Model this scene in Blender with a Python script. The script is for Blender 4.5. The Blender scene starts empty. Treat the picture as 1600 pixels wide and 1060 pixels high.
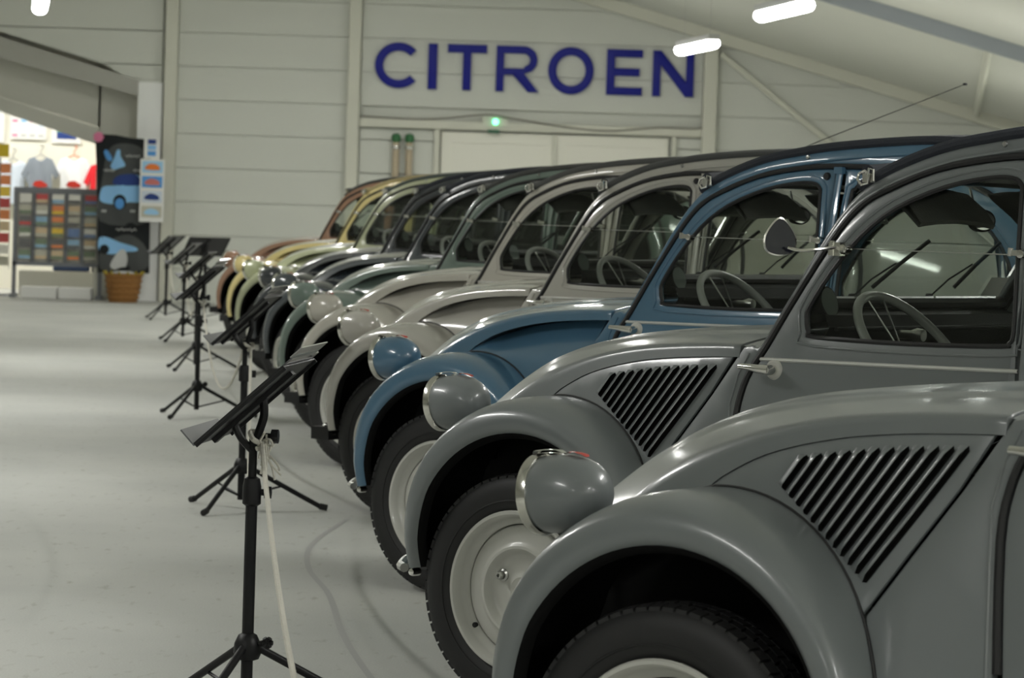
import bpy, bmesh, math, random
from mathutils import Vector, Matrix
from mathutils.geometry import delaunay_2d_cdt
random.seed(7)
scene = bpy.context.scene
COL = scene.collection

# ------------------------------------------------------------------ camera
F_PX, CAM_H, PITCH, ROLL = 5400.0, 1.3364, 0.03753, 0.03164
cam_d = bpy.data.cameras.new('camera'); cam = bpy.data.objects.new('camera', cam_d); COL.objects.link(cam)
cam_d.sensor_fit = 'HORIZONTAL'; cam_d.sensor_width = 36.0; cam_d.lens = F_PX / 1600 * 36.0
cam_d.clip_start = 0.1; cam_d.clip_end = 200
_fw = Vector((0, math.cos(PITCH), -math.sin(PITCH))); _up = Vector((0, math.sin(PITCH), math.cos(PITCH))); _rt = Vector((1, 0, 0))
_r2 = _rt * math.cos(ROLL) + _up * math.sin(ROLL); _u2 = -_rt * math.sin(ROLL) + _up * math.cos(ROLL)
cam.matrix_world = Matrix(((_r2.x, _u2.x, -_fw.x, 0), (_r2.y, _u2.y, -_fw.y, 0), (_r2.z, _u2.z, -_fw.z, CAM_H), (0, 0, 0, 1)))
cam_d.dof.use_dof = True; cam_d.dof.focus_distance = 8.6; cam_d.dof.aperture_fstop = 11.5
scene.camera = cam

# ------------------------------------------------------------------ world, exposure
world = bpy.data.worlds.new('world'); scene.world = world; world.use_nodes = True
world.node_tree.nodes['Background'].inputs[0].default_value = (.9, .95, 1, 1)
world.node_tree.nodes['Background'].inputs[1].default_value = 0.02
vs = scene.view_settings
vs.view_transform = 'Standard'; vs.look = 'None'; vs.gamma = 1.0; vs.exposure = 0.0; vs.use_curve_mapping = False
BATTEN_W = 48.0          # watts of each ceiling batten
SHOP_W = 38.0           # shop lamps

# ------------------------------------------------------------------ materials
MATS = {}
def mat(key, col, rough=.5, metal=0.0, coat=0.0, noise=0.0, nscale=8.0, bump=0.0, bscale=60.0, emit=0.0, spec=.5, coat_r=.08):
    if key in MATS: return MATS[key]
    m = bpy.data.materials.new(key); m.use_nodes = True
    nt = m.node_tree; b = nt.nodes['Principled BSDF']
    b.inputs['Base Color'].default_value = (*col, 1); b.inputs['Roughness'].default_value = rough
    b.inputs['Metallic'].default_value = metal; b.inputs['Coat Weight'].default_value = coat
    b.inputs['Coat Roughness'].default_value = coat_r; b.inputs['Specular IOR Level'].default_value = spec
    if emit: b.inputs['Emission Color'].default_value = (*col, 1); b.inputs['Emission Strength'].default_value = emit
    if noise or bump:
        tc = nt.nodes.new('ShaderNodeTexCoord')
    if noise:
        n = nt.nodes.new('ShaderNodeTexNoise'); n.inputs['Scale'].default_value = nscale; n.inputs['Detail'].default_value = 5
        nt.links.new(tc.outputs['Object'], n.inputs['Vector'])
        mx = nt.nodes.new('ShaderNodeMix'); mx.data_type = 'RGBA'
        mx.inputs[6].default_value = (*[c * (1 - noise) for c in col], 1); mx.inputs[7].default_value = (*[min(1, c * (1 + noise)) for c in col], 1)
        nt.links.new(n.outputs['Fac'], mx.inputs[0]); nt.links.new(mx.outputs[2], b.inputs['Base Color'])
    if bump:
        n2 = nt.nodes.new('ShaderNodeTexNoise'); n2.inputs['Scale'].default_value = bscale; n2.inputs['Detail'].default_value = 4
        nt.links.new(tc.outputs['Object'], n2.inputs['Vector'])
        bp = nt.nodes.new('ShaderNodeBump'); bp.inputs['Strength'].default_value = bump; bp.inputs['Distance'].default_value = .01
        nt.links.new(n2.outputs['Fac'], bp.inputs['Height']); nt.links.new(bp.outputs[0], b.inputs['Normal'])
    MATS[key] = m; return m
def paint(key, col, rough=.32, coat=.6, cr=.045): return mat(key, col, rough, 0, coat, noise=.04, nscale=3.0, coat_r=cr)
paint('paint_grey', (.168, .184, .188), .36, .55, .14)
paint('paint_blue', (.066, .150, .235), .28, .9)
paint('paint_pale_grey', (.46, .445, .40), .26, 1.0)
paint('paint_warm_grey', (.47, .45, .395), .26, 1.0)
paint('paint_sage', (.185, .245, .215), .25, 1.0)
paint('paint_anthracite', (.045, .054, .062), .25, 1.0)
paint('paint_charcoal', (.035, .041, .048), .25, 1.0)
paint('paint_pale_green', (.53, .56, .36), .26, 1.0)
paint('paint_yellow', (.66, .55, .24), .26, 1.0)
paint('paint_tan', (.42, .235, .155), .25, 1.0)
mat('canvas_navy', (.022, .026, .036), .75, bump=.25, bscale=220)
mat('canvas_grey', (.075, .077, .075), .8, bump=.25, bscale=220)
mat('canvas_green', (.10, .12, .11), .8, bump=.25, bscale=220)
mat('canvas_sand', (.40, .33, .17), .8, bump=.25, bscale=220)
mat('paint', (.3,.3,.3)); mat('canvas', (.05,.05,.05)); mat('seat', (.05,.05,.05))
mat('rubber', (.011, .011, .012), .6)
mat('tyre_rubber', (.014, .014, .0145), .6, noise=.15, nscale=30)
mat('seal', (.012, .012, .013), .45)
mat('black', (.006, .006, .006), .95, spec=.1)
mat('underside', (.012, .012, .012), .9, spec=.2)
mat('chrome', (.78, .77, .74), .12, 1.0)
mat('aluminium', (.74, .74, .71), .32, .45)
mat('steel', (.55, .55, .53), .28, 1.0)
mat('ring', (.72, .71, .66), .18, 1.0)
mat('rim_paint', (.54, .54, .50), .35, 0, .3)
mat('steering_grey', (.36, .37, .35), .3, 0, .3)
mat('dash', (.010, .010, .011), .75, spec=.2)
mat('seat_cloth', (.05, .045, .04), .9, bump=.2, bscale=150)
mat('brown_seat', (.10, .055, .035), .85, bump=.2, bscale=150)
mat('visor_cloth', (.20, .20, .185), .95, bump=.3, bscale=120)
mat('headliner', (.05, .05, .05), .95)
mat('lens', (.75, .70, .52), .08, 0, 1.0)
mat('red_plastic', (.42, .03, .02), .25)
mat('mirror', (.8, .8, .8), .03, 1.0)
mat('gauge_face', (.10, .13, .11), .4)
mat('stand_black', (.006, .006, .007), .45, spec=.35)
mat('sheet_print', (.10, .10, .11), .12, 0, 1.0)
mat('ledge_grey', (.14, .145, .155), .45)
mat('dark_reflection', (.012, .013, .018), .12); mat('desk_plate', (.010, .010, .011), .38); mat('clear_edge', (.34, .34, .33), .15, 0, .8)
mat('trim_white', (.88, .89, .88), .5); mat('beam_pale', (.42, .42, .38), .6); mat('rack_back', (.78, .77, .72), .8); mat('print_navy', (.02, .05, .22), .8); mat('print_green', (.05, .25, .16), .8); mat('print_sky', (.35, .62, .85), .6); mat('pink_red', (.60, .18, .16), .6)
mat('rope_white', (.62, .60, .53), .9, bump=.6, bscale=90)
mat('wall_panel', (.655, .67, .615), .6, noise=.03, nscale=1.2)
mat('trim_cream', (.66, .66, .57), .5)
mat('door_cream', (.86, .85, .76), .5)
mat('ceiling_panel', (.73, .74, .67), .7, noise=.03, nscale=.6)
mat('beam_grey', (.30, .33, .36), .5)
mat('letter_blue', (.004, .009, .25), .45, spec=.3)
mat('green_led', (.10, 1.0, .35), .4, emit=7.0)
mat('exit_green', (.04, .14, .08), .5)
mat('tube_cream', (.48, .40, .28), .3, 0, .4)
mat('tube_green', (.03, .15, .05), .4)
mat('cable', (.24, .23, .19), .7)
mat('lamp_housing', (.45, .46, .45), .5)
mat('lamp_diffuser', (1.0, .99, .95), .5, emit=26.0)
mat('shop_wall', (.82, .80, .70), .8)
mat('soffit', (.55, .55, .49), .7)
mat('white_cloth', (.86, .87, .88), .9)
mat('pale_blue_cloth', (.62, .69, .78), .9)
mat('grey_cloth', (.22, .25, .29), .9)
mat('red_cloth', (.72, .02, .03), .9)
mat('orange', (.80, .20, .03), .6); mat('yellow_card', (.75, .55, .03), .6); mat('pink', (.75, .22, .38), .7)
mat('rack_grey', (.20, .21, .23), .45)
mat('banner_black', (.010, .012, .014), .9)
mat('banner_grey', (.07, .075, .075), .9)
mat('print_blue', (.10, .33, .72), .8); mat('print_light_blue', (.26, .52, .82), .8); mat('print_white', (.55, .56, .55), .8)
mat('wicker', (.32, .15, .04), .8, noise=.4, nscale=60, bump=.8, bscale=120)
mat('leaf_yellow', (.35, .27, .03), .8)
mat('white_box', (.80, .80, .78), .6); mat('dark_cloth', (.02, .022, .03), .9); mat('denim', (.05, .08, .17), .9)
for i, c in enumerate([(.55, .18, .06), (.35, .34, .28), (.10, .16, .30), (.62, .40, .04), (.12, .16, .10), (.55, .54, .50), (.40, .05, .05), (.20, .33, .45), (.09, .09, .09), (.45, .35, .22)]):
    mat('card_%d' % i, tuple(min(.85, q * 1.45 + .02) for q in c), .35)
CARD_WORDS = ['orange', 'beige', 'navy', 'yellow', 'dark green', 'white', 'red', 'sky blue', 'black', 'sandy']

def glass_mat():
    m = bpy.data.materials.new('window_glass'); m.use_nodes = True; nt = m.node_tree; nt.nodes.clear()
    out = nt.nodes.new('ShaderNodeOutputMaterial'); mx = nt.nodes.new('ShaderNodeMixShader'); tr = nt.nodes.new('ShaderNodeBsdfTransparent'); gl = nt.nodes.new('ShaderNodeBsdfGlossy')
    lw = nt.nodes.new('ShaderNodeLayerWeight'); pw = nt.nodes.new('ShaderNodeMath'); pw.operation = 'POWER'; pw.inputs[1].default_value = 5.0; fr = nt.nodes.new('ShaderNodeMath'); fr.operation = 'MULTIPLY_ADD'; fr.inputs[1].default_value = .90; fr.inputs[2].default_value = .025
    nt.links.new(lw.outputs['Facing'], pw.inputs[0]); nt.links.new(pw.outputs[0], fr.inputs[0])
    tr.inputs['Color'].default_value = (.90, .92, .90, 1); gl.inputs['Roughness'].default_value = .02
    nt.links.new(fr.outputs[0], mx.inputs[0]); nt.links.new(tr.outputs[0], mx.inputs[1]); nt.links.new(gl.outputs[0], mx.inputs[2]); nt.links.new(mx.outputs[0], out.inputs[0])
    MATS['glass'] = m
glass_mat()

def floor_mat():
    m = bpy.data.materials.new('concrete'); m.use_nodes = True; nt = m.node_tree; b = nt.nodes['Principled BSDF']
    tc = nt.nodes.new('ShaderNodeTexCoord')
    def noise(scale, detail, stretch=None):
        n = nt.nodes.new('ShaderNodeTexNoise'); n.inputs['Scale'].default_value = scale; n.inputs['Detail'].default_value = detail
        if stretch:
            mp = nt.nodes.new('ShaderNodeMapping'); mp.inputs['Scale'].default_value = stretch
            nt.links.new(tc.outputs['Object'], mp.inputs[0]); nt.links.new(mp.outputs[0], n.inputs['Vector'])
        else: nt.links.new(tc.outputs['Object'], n.inputs['Vector'])
        return n
    def ramp(src, p0, c0, p1, c1):
        r = nt.nodes.new('ShaderNodeValToRGB'); r.color_ramp.elements[0].position = p0; r.color_ramp.elements[0].color = (*c0, 1)
        r.color_ramp.elements[1].position = p1; r.color_ramp.elements[1].color = (*c1, 1); nt.links.new(src.outputs['Fac'], r.inputs[0]); return r
    a = ramp(noise(.8, 6), .3, (.47, .48, .455), .7, (.56, .565, .53))
    s = ramp(noise(7, 8, (3.2, 1, 1)), .60, (1, 1, 1), .80, (.72, .70, .66))
    g = ramp(noise(160, 3), .35, (.90, .90, .90), .65, (1, 1, 1))
    mx = nt.nodes.new('ShaderNodeMix'); mx.data_type = 'RGBA'; mx.blend_type = 'MULTIPLY'; mx.inputs[0].default_value = 1
    nt.links.new(a.outputs[0], mx.inputs[6]); nt.links.new(s.outputs[0], mx.inputs[7])
    m2 = nt.nodes.new('ShaderNodeMix'); m2.data_type = 'RGBA'; m2.blend_type = 'MULTIPLY'; m2.inputs[0].default_value = 1
    nt.links.new(mx.outputs[2], m2.inputs[6]); nt.links.new(g.outputs[0], m2.inputs[7]); nt.links.new(m2.outputs[2], b.inputs['Base Color'])
    b.inputs['Roughness'].default_value = .72; b.inputs['Specular IOR Level'].default_value = .22
    bp = nt.nodes.new('ShaderNodeBump'); bp.inputs['Strength'].default_value = .12; bp.inputs['Distance'].default_value = .01
    nt.links.new(g.outputs[0], bp.inputs['Height']); nt.links.new(bp.outputs[0], b.inputs['Normal'])
    MATS['concrete'] = m
floor_mat()
mat('tyre_mark', (.37, .37, .36), .6)

# ------------------------------------------------------------------ mesh helpers
class MB:
    """collects vertices and faces of ONE part"""
    def __init__(s): s.v = []; s.f = []; s.m = []
    def add(s, vs, fs, mi=0):
        o = len(s.v); s.v += [tuple(p) for p in vs]; s.f += [tuple(i + o for i in f) for f in fs]; s.m += [mi] * len(fs); return s
    def box(s, c, d, mi=0, R=None):
        x, y, z = [k / 2 for k in d]; vs = [Vector((a * x, b * y, e * z)) for a in (-1, 1) for b in (-1, 1) for e in (-1, 1)]
        if R is not None: vs = [R @ p for p in vs]
        vs = [p + Vector(c) for p in vs]
        return s.add(vs, [(0, 1, 3, 2), (4, 6, 7, 5), (0, 4, 5, 1), (2, 3, 7, 6), (0, 2, 6, 4), (1, 5, 7, 3)], mi)
    def grid(s, rows, mi=0, closed_u=False, closed_v=False, flip=False):
        n, m = len(rows), len(rows[0]); vs = [p for r in rows for p in r]; fs = []
        for i in range(n if closed_u else n - 1):
            for j in range(m if closed_v else m - 1):
                a, b, c, d = i * m + j, i * m + (j + 1) % m, ((i + 1) % n) * m + (j + 1) % m, ((i + 1) % n) * m + j
                fs.append((a, d, c, b) if flip else (a, b, c, d))
        return s.add(vs, fs, mi)
    def tube(s, path, r, n=8, mi=0, closed=False, caps=True):
        P = [Vector(p) for p in path]; N = len(P); rows = []
        prev = None
        for i in range(N):
            if closed: t = (P[(i + 1) % N] - P[i - 1])
            else: t = P[min(i + 1, N - 1)] - P[max(i - 1, 0)]
            t.normalize()
            if prev is None:
                u = t.orthogonal().normalized()
            else:
                u = prev - t * prev.dot(t)
                if u.length < 1e-6: u = t.orthogonal()
                u.normalize()
            prev = u; w = t.cross(u); rr = r[i] if isinstance(r, (list, tuple)) else r
            rows.append([P[i] + (u * math.cos(2 * math.pi * k / n) + w * math.sin(2 * math.pi * k / n)) * rr for k in range(n)])
        s.grid(rows, mi, closed_u=closed, closed_v=True)
        if caps and not closed:
            o = len(s.v) - N * n
            s.f.append(tuple(o + k for k in range(n))[::-1]); s.m.append(mi)
            s.f.append(tuple(o + (N - 1) * n + k for k in range(n))); s.m.append(mi)
        return s
    def lathe(s, prof, n=32, mi=0, C=(0, 0, 0), axis='Y', R=None):
        """prof = list of (radius, along axis)"""
        rows = []
        for r, a in prof:
            row = []
            for k in range(n):
                q = 2 * math.pi * k / n; c, d = r * math.cos(q), r * math.sin(q)
                p = Vector((c, a, d)) if axis == 'Y' else Vector((a, c, d)) if axis == 'X' else Vector((c, d, a))
                if R is not None: p = R @ p
                row.append(p + Vector(C))
            rows.append(row)
        return s.grid(rows, mi, closed_v=True)
    def mirror(s):
        m = MB(); m.v = [(x, -y, z) for x, y, z in s.v]; m.f = [tuple(reversed(f)) for f in s.f]; m.m = list(s.m); return m
    def mesh(s, name, mats, smooth=35):
        me = bpy.data.meshes.new(name); me.from_pydata(s.v, [], s.f)
        for k in mats: me.materials.append(MATS[k])
        me.polygons.foreach_set('material_index', s.m)
        bm = bmesh.new(); bm.from_mesh(me); bmesh.ops.remove_doubles(bm, verts=bm.verts, dist=1e-5); bmesh.ops.recalc_face_normals(bm, faces=bm.faces); bm.to_mesh(me); bm.free()
        if smooth:
            me.polygons.foreach_set('use_smooth', [True] * len(me.polygons)); me.set_sharp_from_angle(angle=math.radians(smooth))
        me.update(); return me

def interp(pts, x):
    if x <= pts[0][0]: return pts[0][1]
    for (a, b), (c, d) in zip(pts, pts[1:]):
        if x <= c: return b + (d - b) * (x - a) / (c - a)
    return pts[-1][1]
def sinterp(pts, x):                     # smooth (Catmull-Rom on non uniform knots)
    n = len(pts)
    if x <= pts[0][0]: return pts[0][1]
    if x >= pts[-1][0]: return pts[-1][1]
    for i in range(n - 1):
        if x <= pts[i + 1][0]:
            x0, y0 = pts[i]; x1, y1 = pts[i + 1]; h = x1 - x0
            def tan(k):
                if k == 0: return (pts[1][1] - pts[0][1]) / (pts[1][0] - pts[0][0])
                if k == n - 1: return (pts[-1][1] - pts[-2][1]) / (pts[-1][0] - pts[-2][0])
                return (pts[k + 1][1] - pts[k - 1][1]) / (pts[k + 1][0] - pts[k - 1][0])
            t = (x - x0) / h; m0, m1 = tan(i) * h, tan(i + 1) * h
            return (2 * t**3 - 3 * t**2 + 1) * y0 + (t**3 - 2 * t**2 + t) * m0 + (-2 * t**3 + 3 * t**2) * y1 + (t**3 - t**2) * m1
def smooth_poly(pts, n=4, closed=True):  # Catmull-Rom through 2D / 3D points
    P = [Vector(p) for p in pts]; N = len(P); out = []
    for i in range(N if closed else N - 1):
        a, b, c, d = (P[(i - 1) % N], P[i], P[(i + 1) % N], P[(i + 2) % N]) if closed else (P[max(i - 1, 0)], P[i], P[i + 1], P[min(i + 2, N - 1)])
        for k in range(n):
            t = k / n
            out.append(.5 * (2 * b + (c - a) * t + (2 * a - 5 * b + 4 * c - d) * t * t + (3 * b - a - 3 * c + d) * t**3))
    if not closed: out.append(P[-1])
    return out
def inside(p, poly):
    r = False; j = len(poly) - 1
    for i in range(len(poly)):
        if (poly[i][1] > p[1]) != (poly[j][1] > p[1]) and p[0] < (poly[j][0] - poly[i][0]) * (p[1] - poly[i][1]) / (poly[j][1] - poly[i][1]) + poly[i][0]: r = not r
        j = i
    return r
def area2(p): return sum(p[i][0] * p[(i + 1) % len(p)][1] - p[(i + 1) % len(p)][0] * p[i][1] for i in range(len(p)))
def offset(poly, d):                      # d>0 grows the polygon
    n = len(poly); sg = 1 if area2(poly) > 0 else -1; out = []
    for i in range(n):
        a, b, c = Vector(poly[i - 1][:2]), Vector(poly[i][:2]), Vector(poly[(i + 1) % n][:2])
        e1, e2 = (b - a), (c - b)
        if e1.length < 1e-9 or e2.length < 1e-9: out.append(b); continue
        e1.normalize(); e2.normalize(); n1, n2 = Vector((e1.y, -e1.x)) * sg, Vector((e2.y, -e2.x)) * sg
        m = (n1 + n2)
        if m.length < 1e-6: m = n1
        m.normalize(); k = max(.5, m.dot(n1)); out.append(b + m * d / k)
    return out

def sheet(mb, outer, holes, fn, th=.012, step=.05, bev=.004, mi=0, mi_back=None):
    """a pressed panel: polygon in (u,w) with holes, laid on the surface fn(u,w,depth); rounded rims, real thickness"""
    outer = [Vector(p[:2]) for p in outer]; holes = [[Vector(p[:2]) for p in h] for h in holes]
    if area2(outer) < 0: outer.reverse()
    for h in holes:
        if area2(h) > 0: h.reverse()
    o_in = offset(outer, -bev) if bev else outer; h_in = [offset(h, bev) for h in holes] if bev else holes
    pts, edges = [], []
    def loop(L):
        s0 = len(pts); pts.extend(L); edges.extend((s0 + i, s0 + (i + 1) % len(L)) for i in range(len(L)))
    loop(o_in); [loop(h) for h in h_in]
    xs = [p.x for p in o_in]; ys = [p.y for p in o_in]; o2 = offset(o_in, -step * .45); hs2 = [offset(h, step * .45) for h in h_in]
    x = min(xs) + step * .5
    while x < max(xs):
        y = min(ys) + step * .5
        while y < max(ys):
            if inside((x, y), o2) and not any(inside((x, y), h) for h in hs2): pts.append(Vector((x, y)))
            y += step
        x += step
    V, E, F, *_ = delaunay_2d_cdt(pts, edges, [], 0, 1e-6)
    fs = []
    for f in F:
        c = sum((V[i] for i in f), Vector((0, 0))) / len(f)
        if inside(c, o_in) and not any(inside(c, h) for h in h_in): fs.append(tuple(f))
    mb.add([fn(p.x, p.y, 0) for p in V], fs, mi)
    mb.add([fn(p.x, p.y, th) for p in V], [tuple(reversed(f)) for f in fs], mi if mi_back is None else mi_back)
    for L, Li in [(outer, o_in)] + list(zip(holes, h_in)):
        r0 = [fn(p.x, p.y, 0) for p in Li]
        if bev:
            mid = [(a + b) / 2 + (b - a) * .2 for a, b in zip(Li, L)]
            rows = [r0, [fn(p.x, p.y, bev * .3) for p in mid], [fn(p.x, p.y, bev) for p in L], [fn(p.x, p.y, th) for p in L], [fn(p.x, p.y, th) for p in Li]]
        else: rows = [r0, [fn(p.x, p.y, th) for p in Li]]
        mb.grid(rows, mi, closed_v=True)
    return mb

# ------------------------------------------------------------------ object helpers
def link(name, data, parent=None, loc=(0, 0, 0), rot=(0, 0, 0)):
    o = bpy.data.objects.new(name, data); COL.objects.link(o); o.location = loc; o.rotation_euler = rot
    if parent is not None: o.parent = parent
    return o
def tag(o, label=None, cat=None, group=None, kind=None):
    if label: o['label'] = label
    if cat: o['category'] = cat
    if group: o['group'] = group
    if kind: o['kind'] = kind
    return o
def part(name, mb, mats, parent, smooth=35, label=None, loc=(0, 0, 0), rot=(0, 0, 0)):
    o = link(name, mb.mesh(name, mats if isinstance(mats, (list, tuple)) else [mats], smooth), parent, loc, rot)
    if label: o['label'] = label
    return o
def struct(name, mb, mats, label, cat, smooth=0, parent=None):
    return tag(part(name, mb, mats, parent, smooth), label, cat, kind='structure')

# =================================================================== THE HALL
WY = 44.5                                   # gable wall distance
def roof_z(x): return 4.376 - .27 * x if x > -4 else 5.456 + .27 * (x + 4)
XL, XR, YB = -13.0, 7.4, -8.0
fl = MB().add([(XL, YB, 0), (XR, YB, 0), (XR, 52, 0), (XL, 52, 0)], [(0, 1, 2, 3)])
floor = struct('floor', fl, 'concrete', 'pale grey concrete hall floor with faint stains and tyre marks', 'floor')
mark_pts = smooth_poly([(-.70, 14.6), (-.78, 13.5), (-.74, 12.6), (-.62, 11.76), (-.52, 10.7), (-.40, 9.78), (-.26, 8.9)], 6, False)
mk = MB(); rows = [[(p.x + .012, p.y, .0015), (p.x + .034, p.y, .0015)] for p in mark_pts]; mk.grid(rows)
part('tyre_mark', mk, 'tyre_mark', floor, 0, 'thin dark curved tyre mark on the concrete')

cl = MB()
cl.add([(XL, YB, roof_z(XL)), (-4, YB, roof_z(-4)), (-4, WY + .3, roof_z(-4)), (XL, WY + .3, roof_z(XL))], [(0, 1, 2, 3)])
cl.add([(-4, YB, roof_z(-4)), (XR, YB, roof_z(XR)), (XR, WY + .3, roof_z(XR)), (-4, WY + .3, roof_z(-4))], [(0, 1, 2, 3)])
ceiling = struct('ceiling', cl, 'ceiling_panel', 'sloping pale ceiling of the hall under the roof', 'ceiling')
for s, x in (('left', XL), ('right', XR)):
    struct('wall_' + s, MB().box((x, (YB + WY) / 2, roof_z(x) / 2), (.1, WY - YB, roof_z(x))), 'wall_panel', 'pale side wall of the hall', 'wall')
struct('wall_front', MB().add([(XL, YB, 0), (XR, YB, 0), (XR, YB, roof_z(XR)), (-4, YB, roof_z(-4)), (XL, YB, roof_z(XL))], [(0, 1, 2, 3, 4)]), 'wall_panel', 'pale end wall behind the viewer', 'wall')

# gable wall: backing plus single planks (sandwich panels) in three bays
bw = MB()
bw.add([(-4.58, WY + .06, 0), (XR, WY + .06, 0), (XR, WY + .06, roof_z(XR)), (-4, WY + .06, roof_z(-4)), (-4.58, WY + .06, roof_z(-4.58))], [(0, 1, 2, 3, 4)])
bw.add([(-8.9, WY + .06, 4.03), (-4.58, WY + .06, 2.81), (-4.58, WY + .06, roof_z(-4.58)), (-8.9, WY + .06, roof_z(-8.9))], [(0, 1, 2, 3)])
wall_back = struct('wall_back', bw, 'wall_panel', 'gable wall of pale horizontal sandwich panels behind the cars', 'wall')
def plank_row(x0, x1, zb, h):
    P = [(x0 + .004, zb + .0025), (x1 - .004, zb + .0025), (x1 - .004, zb + h - .0025), (x0 + .004, zb + h - .0025)]; out = []
    g = lambda p: roof_z(p[0]) - .02 - p[1]                        # keep the part under the roof line
    for p, q in zip(P, P[1:] + P[:1]):
        if g(p) >= 0: out.append(p)
        if (g(p) >= 0) != (g(q) >= 0): t = g(p) / (g(p) - g(q)); out.append((p[0] + (q[0] - p[0]) * t, p[1] + (q[1] - p[1]) * t))
    if len(out) < 3 or abs(area2(out)) < .03: return
    part('plank', sheet(MB(), out, [], lambda u, w, d: (u, WY + d, w), .05, 3.0, .004), 'wall_panel', wall_back, 20)
PH = .435
for k in range(14):
    for x0, x1 in ((-4.40, -2.21), (-2.05, 2.35), (2.53, XR - .06)):
        if x0 == -2.05 and k * PH < 2.45: continue
        plank_row(x0, x1, k * PH, PH)
for k in range(14):                         # above the shop beam on the left
    zb = k * PH
    xs = -4.62 - max(0, (zb - 2.83)) / .279
    if zb + PH > 2.9 and zb < 5.4:
        x1 = -4.60; x0 = max(XL, xs - PH / .279 * .0)
        lo = lambda x: max(zb + .006, 2.83 + .279 * (-4.62 - x) + .01)
        x_hit = -4.62 - (zb + PH - .006 - 2.83) / .279
        x0 = max(-8.5, x_hit + .01)
        pts = [(x0, lo(x0))] + ([(xs, zb + .006)] if x0 < xs < x1 else []) + [(x1, lo(x1)), (x1, zb + PH - .006), (x0, zb + PH - .006)]
        pts = [p for i, p in enumerate(pts) if (Vector(p) - Vector(pts[i - 1])).length > .012]
        if len(pts) >= 3:
            mb = MB(); sheet(mb, pts, [], lambda u, w, d: (u, WY + d, w), .05, 5.0, .004); part('plank', mb, 'wall_panel', wall_back, 20)
# panels over and beside the door inside the middle bay
for x0, x1 in ((-2.05, -1.06), (2.02, 2.36)):
    for k in range(6):
        z0 = k * PH; z1 = min(2.33, z0 + PH)
        if z1 - z0 > .05:
            mb = MB(); sheet(mb, [(x0 + .004, z0 + .006), (x1 - .004, z0 + .006), (x1 - .004, z1 - .006), (x0 + .004, z1 - .006)], [], lambda u, w, d: (u, WY + d, w), .05, 3.0, .006)
            part('plank', mb, 'wall_panel', wall_back, 20)

tn = [0]
def trim(c, d, m='trim_cream', label='', R=None, cat='post'):
    tn[0] += 1
    mb = MB().box((0, 0, 0), d, 0, R); o = struct('trim_%d' % tn[0], mb, m, label, cat); o.location = c
    bv = o.modifiers.new('bevel', 'BEVEL'); bv.width = .01; bv.segments = 2
    return o
trim((-4.48, WY - .06, 2.75), (.16, .16, 5.5), label='tall cream post in the gable wall beside the hanging card strip')
trim((-2.13, WY - .06, 2.47), (.155, .16, 4.94), label='tall cream post in the gable wall left of the blue letters')
trim((2.44, WY - .06, 1.84), (.175, .16, 3.68), label='cream post in the gable wall right of the blue letters')
trim((.16, WY - .03, 2.39), (4.42, .12, .11), label='long cream lintel over the double door', cat='lintel')
trim((-1.045, WY - .02, 1.17), (.075, .10, 2.33), label='cream left jamb of the double door', cat='door frame')
trim((2.0, WY - .02, 1.17), (.06, .10, 2.33), label='cream right jamb of the double door', cat='door frame')
ang = math.atan2(-1.041, 1.369); ln = math.hypot(1.369, 1.041) * 1.6
trim((2.56 + .8 * 1.369, WY - .08, 3.41 - .8 * 1.041), (ln, .06, .07), label='diagonal cream brace running down from the right wall post', R=Matrix.Rotation(-ang, 3, 'Y'), cat='brace')
# rafters under the ceiling
def rafter(y, h, w, m, label, x0=-4, x1=XR):
    tn[0] += 1
    mb = MB()
    pr = [(0, 0), (1, 0), (1, 1), (0, 1)]
    a = [(x0, y - w / 2, roof_z(x0) - h), (x0, y + w / 2, roof_z(x0) - h), (x0, y + w / 2, roof_z(x0) - .002), (x0, y - w / 2, roof_z(x0) - .002)]
    b = [(x1, y - w / 2, roof_z(x1) - h), (x1, y + w / 2, roof_z(x1) - h), (x1, y + w / 2, roof_z(x1) - .002), (x1, y - w / 2, roof_z(x1) - .002)]
    mb.grid([a, b], 0, closed_v=True).add(a, [(0, 1, 2, 3)]).add(b, [(3, 2, 1, 0)])
    return struct('trim_%d' % tn[0], mb, m, label, 'rafter')
rafter(WY - .12, .16, .18, 'trim_cream', 'cream rafter against the gable wall under the ceiling')
rafter(33.6, .14, .20, 'beam_grey', 'grey steel rafter crossing below the ceiling at upper right')
for y in (24.5, 15.5, 6.5): rafter(y, .14, .20, 'beam_grey', 'grey steel rafter overhead nearer the viewer')
for y in (33.6, 24.5, 15.5, 6.5): rafter(y, .14, .20, 'beam_grey', 'grey steel rafter on the left roof slope', XL, -4)
tn[0] += 1
struct('trim_%d' % tn[0], MB().tube([(5.84, 44.3, roof_z(5.84) - .07), (4.55, 33.7, roof_z(4.55) - .07)], .04, 8), 'trim_cream', 'cream strut joining the gable rafter and the grey rafter', 'strut')

# double door
door = link('door_1', None, None, (.47, WY - .01, 0)); tag(door, 'pale double door under the cream lintel below the blue letters', 'door', kind='structure')
for sx in (-1, 1):
    mb = MB(); sheet(mb, [(sx * .02, .02), (sx * 1.46, .02), (sx * 1.46, 2.31), (sx * .02, 2.31)], [], lambda u, w, d: (u, d, w), .04, 3.0, .01); lf = part('door_leaf', mb, 'door_cream', door, 20)
    mb = MB()
    sheet(mb, [(sx * .06, .06), (sx * 1.42, .06), (sx * 1.42, 2.27), (sx * .06, 2.27)], [[(sx * .14, .16), (sx * 1.34, .16), (sx * 1.34, 2.17), (sx * .14, 2.17)]], lambda u, w, d: (u, d - .012, w), .012, 3.0, .003); part('door_frame_rail', mb, 'door_cream', lf, 20)
part('door_astragal', MB().box((0, -.015, 1.16), (.05, .03, 2.3)), 'trim_cream', door, 0)

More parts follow.
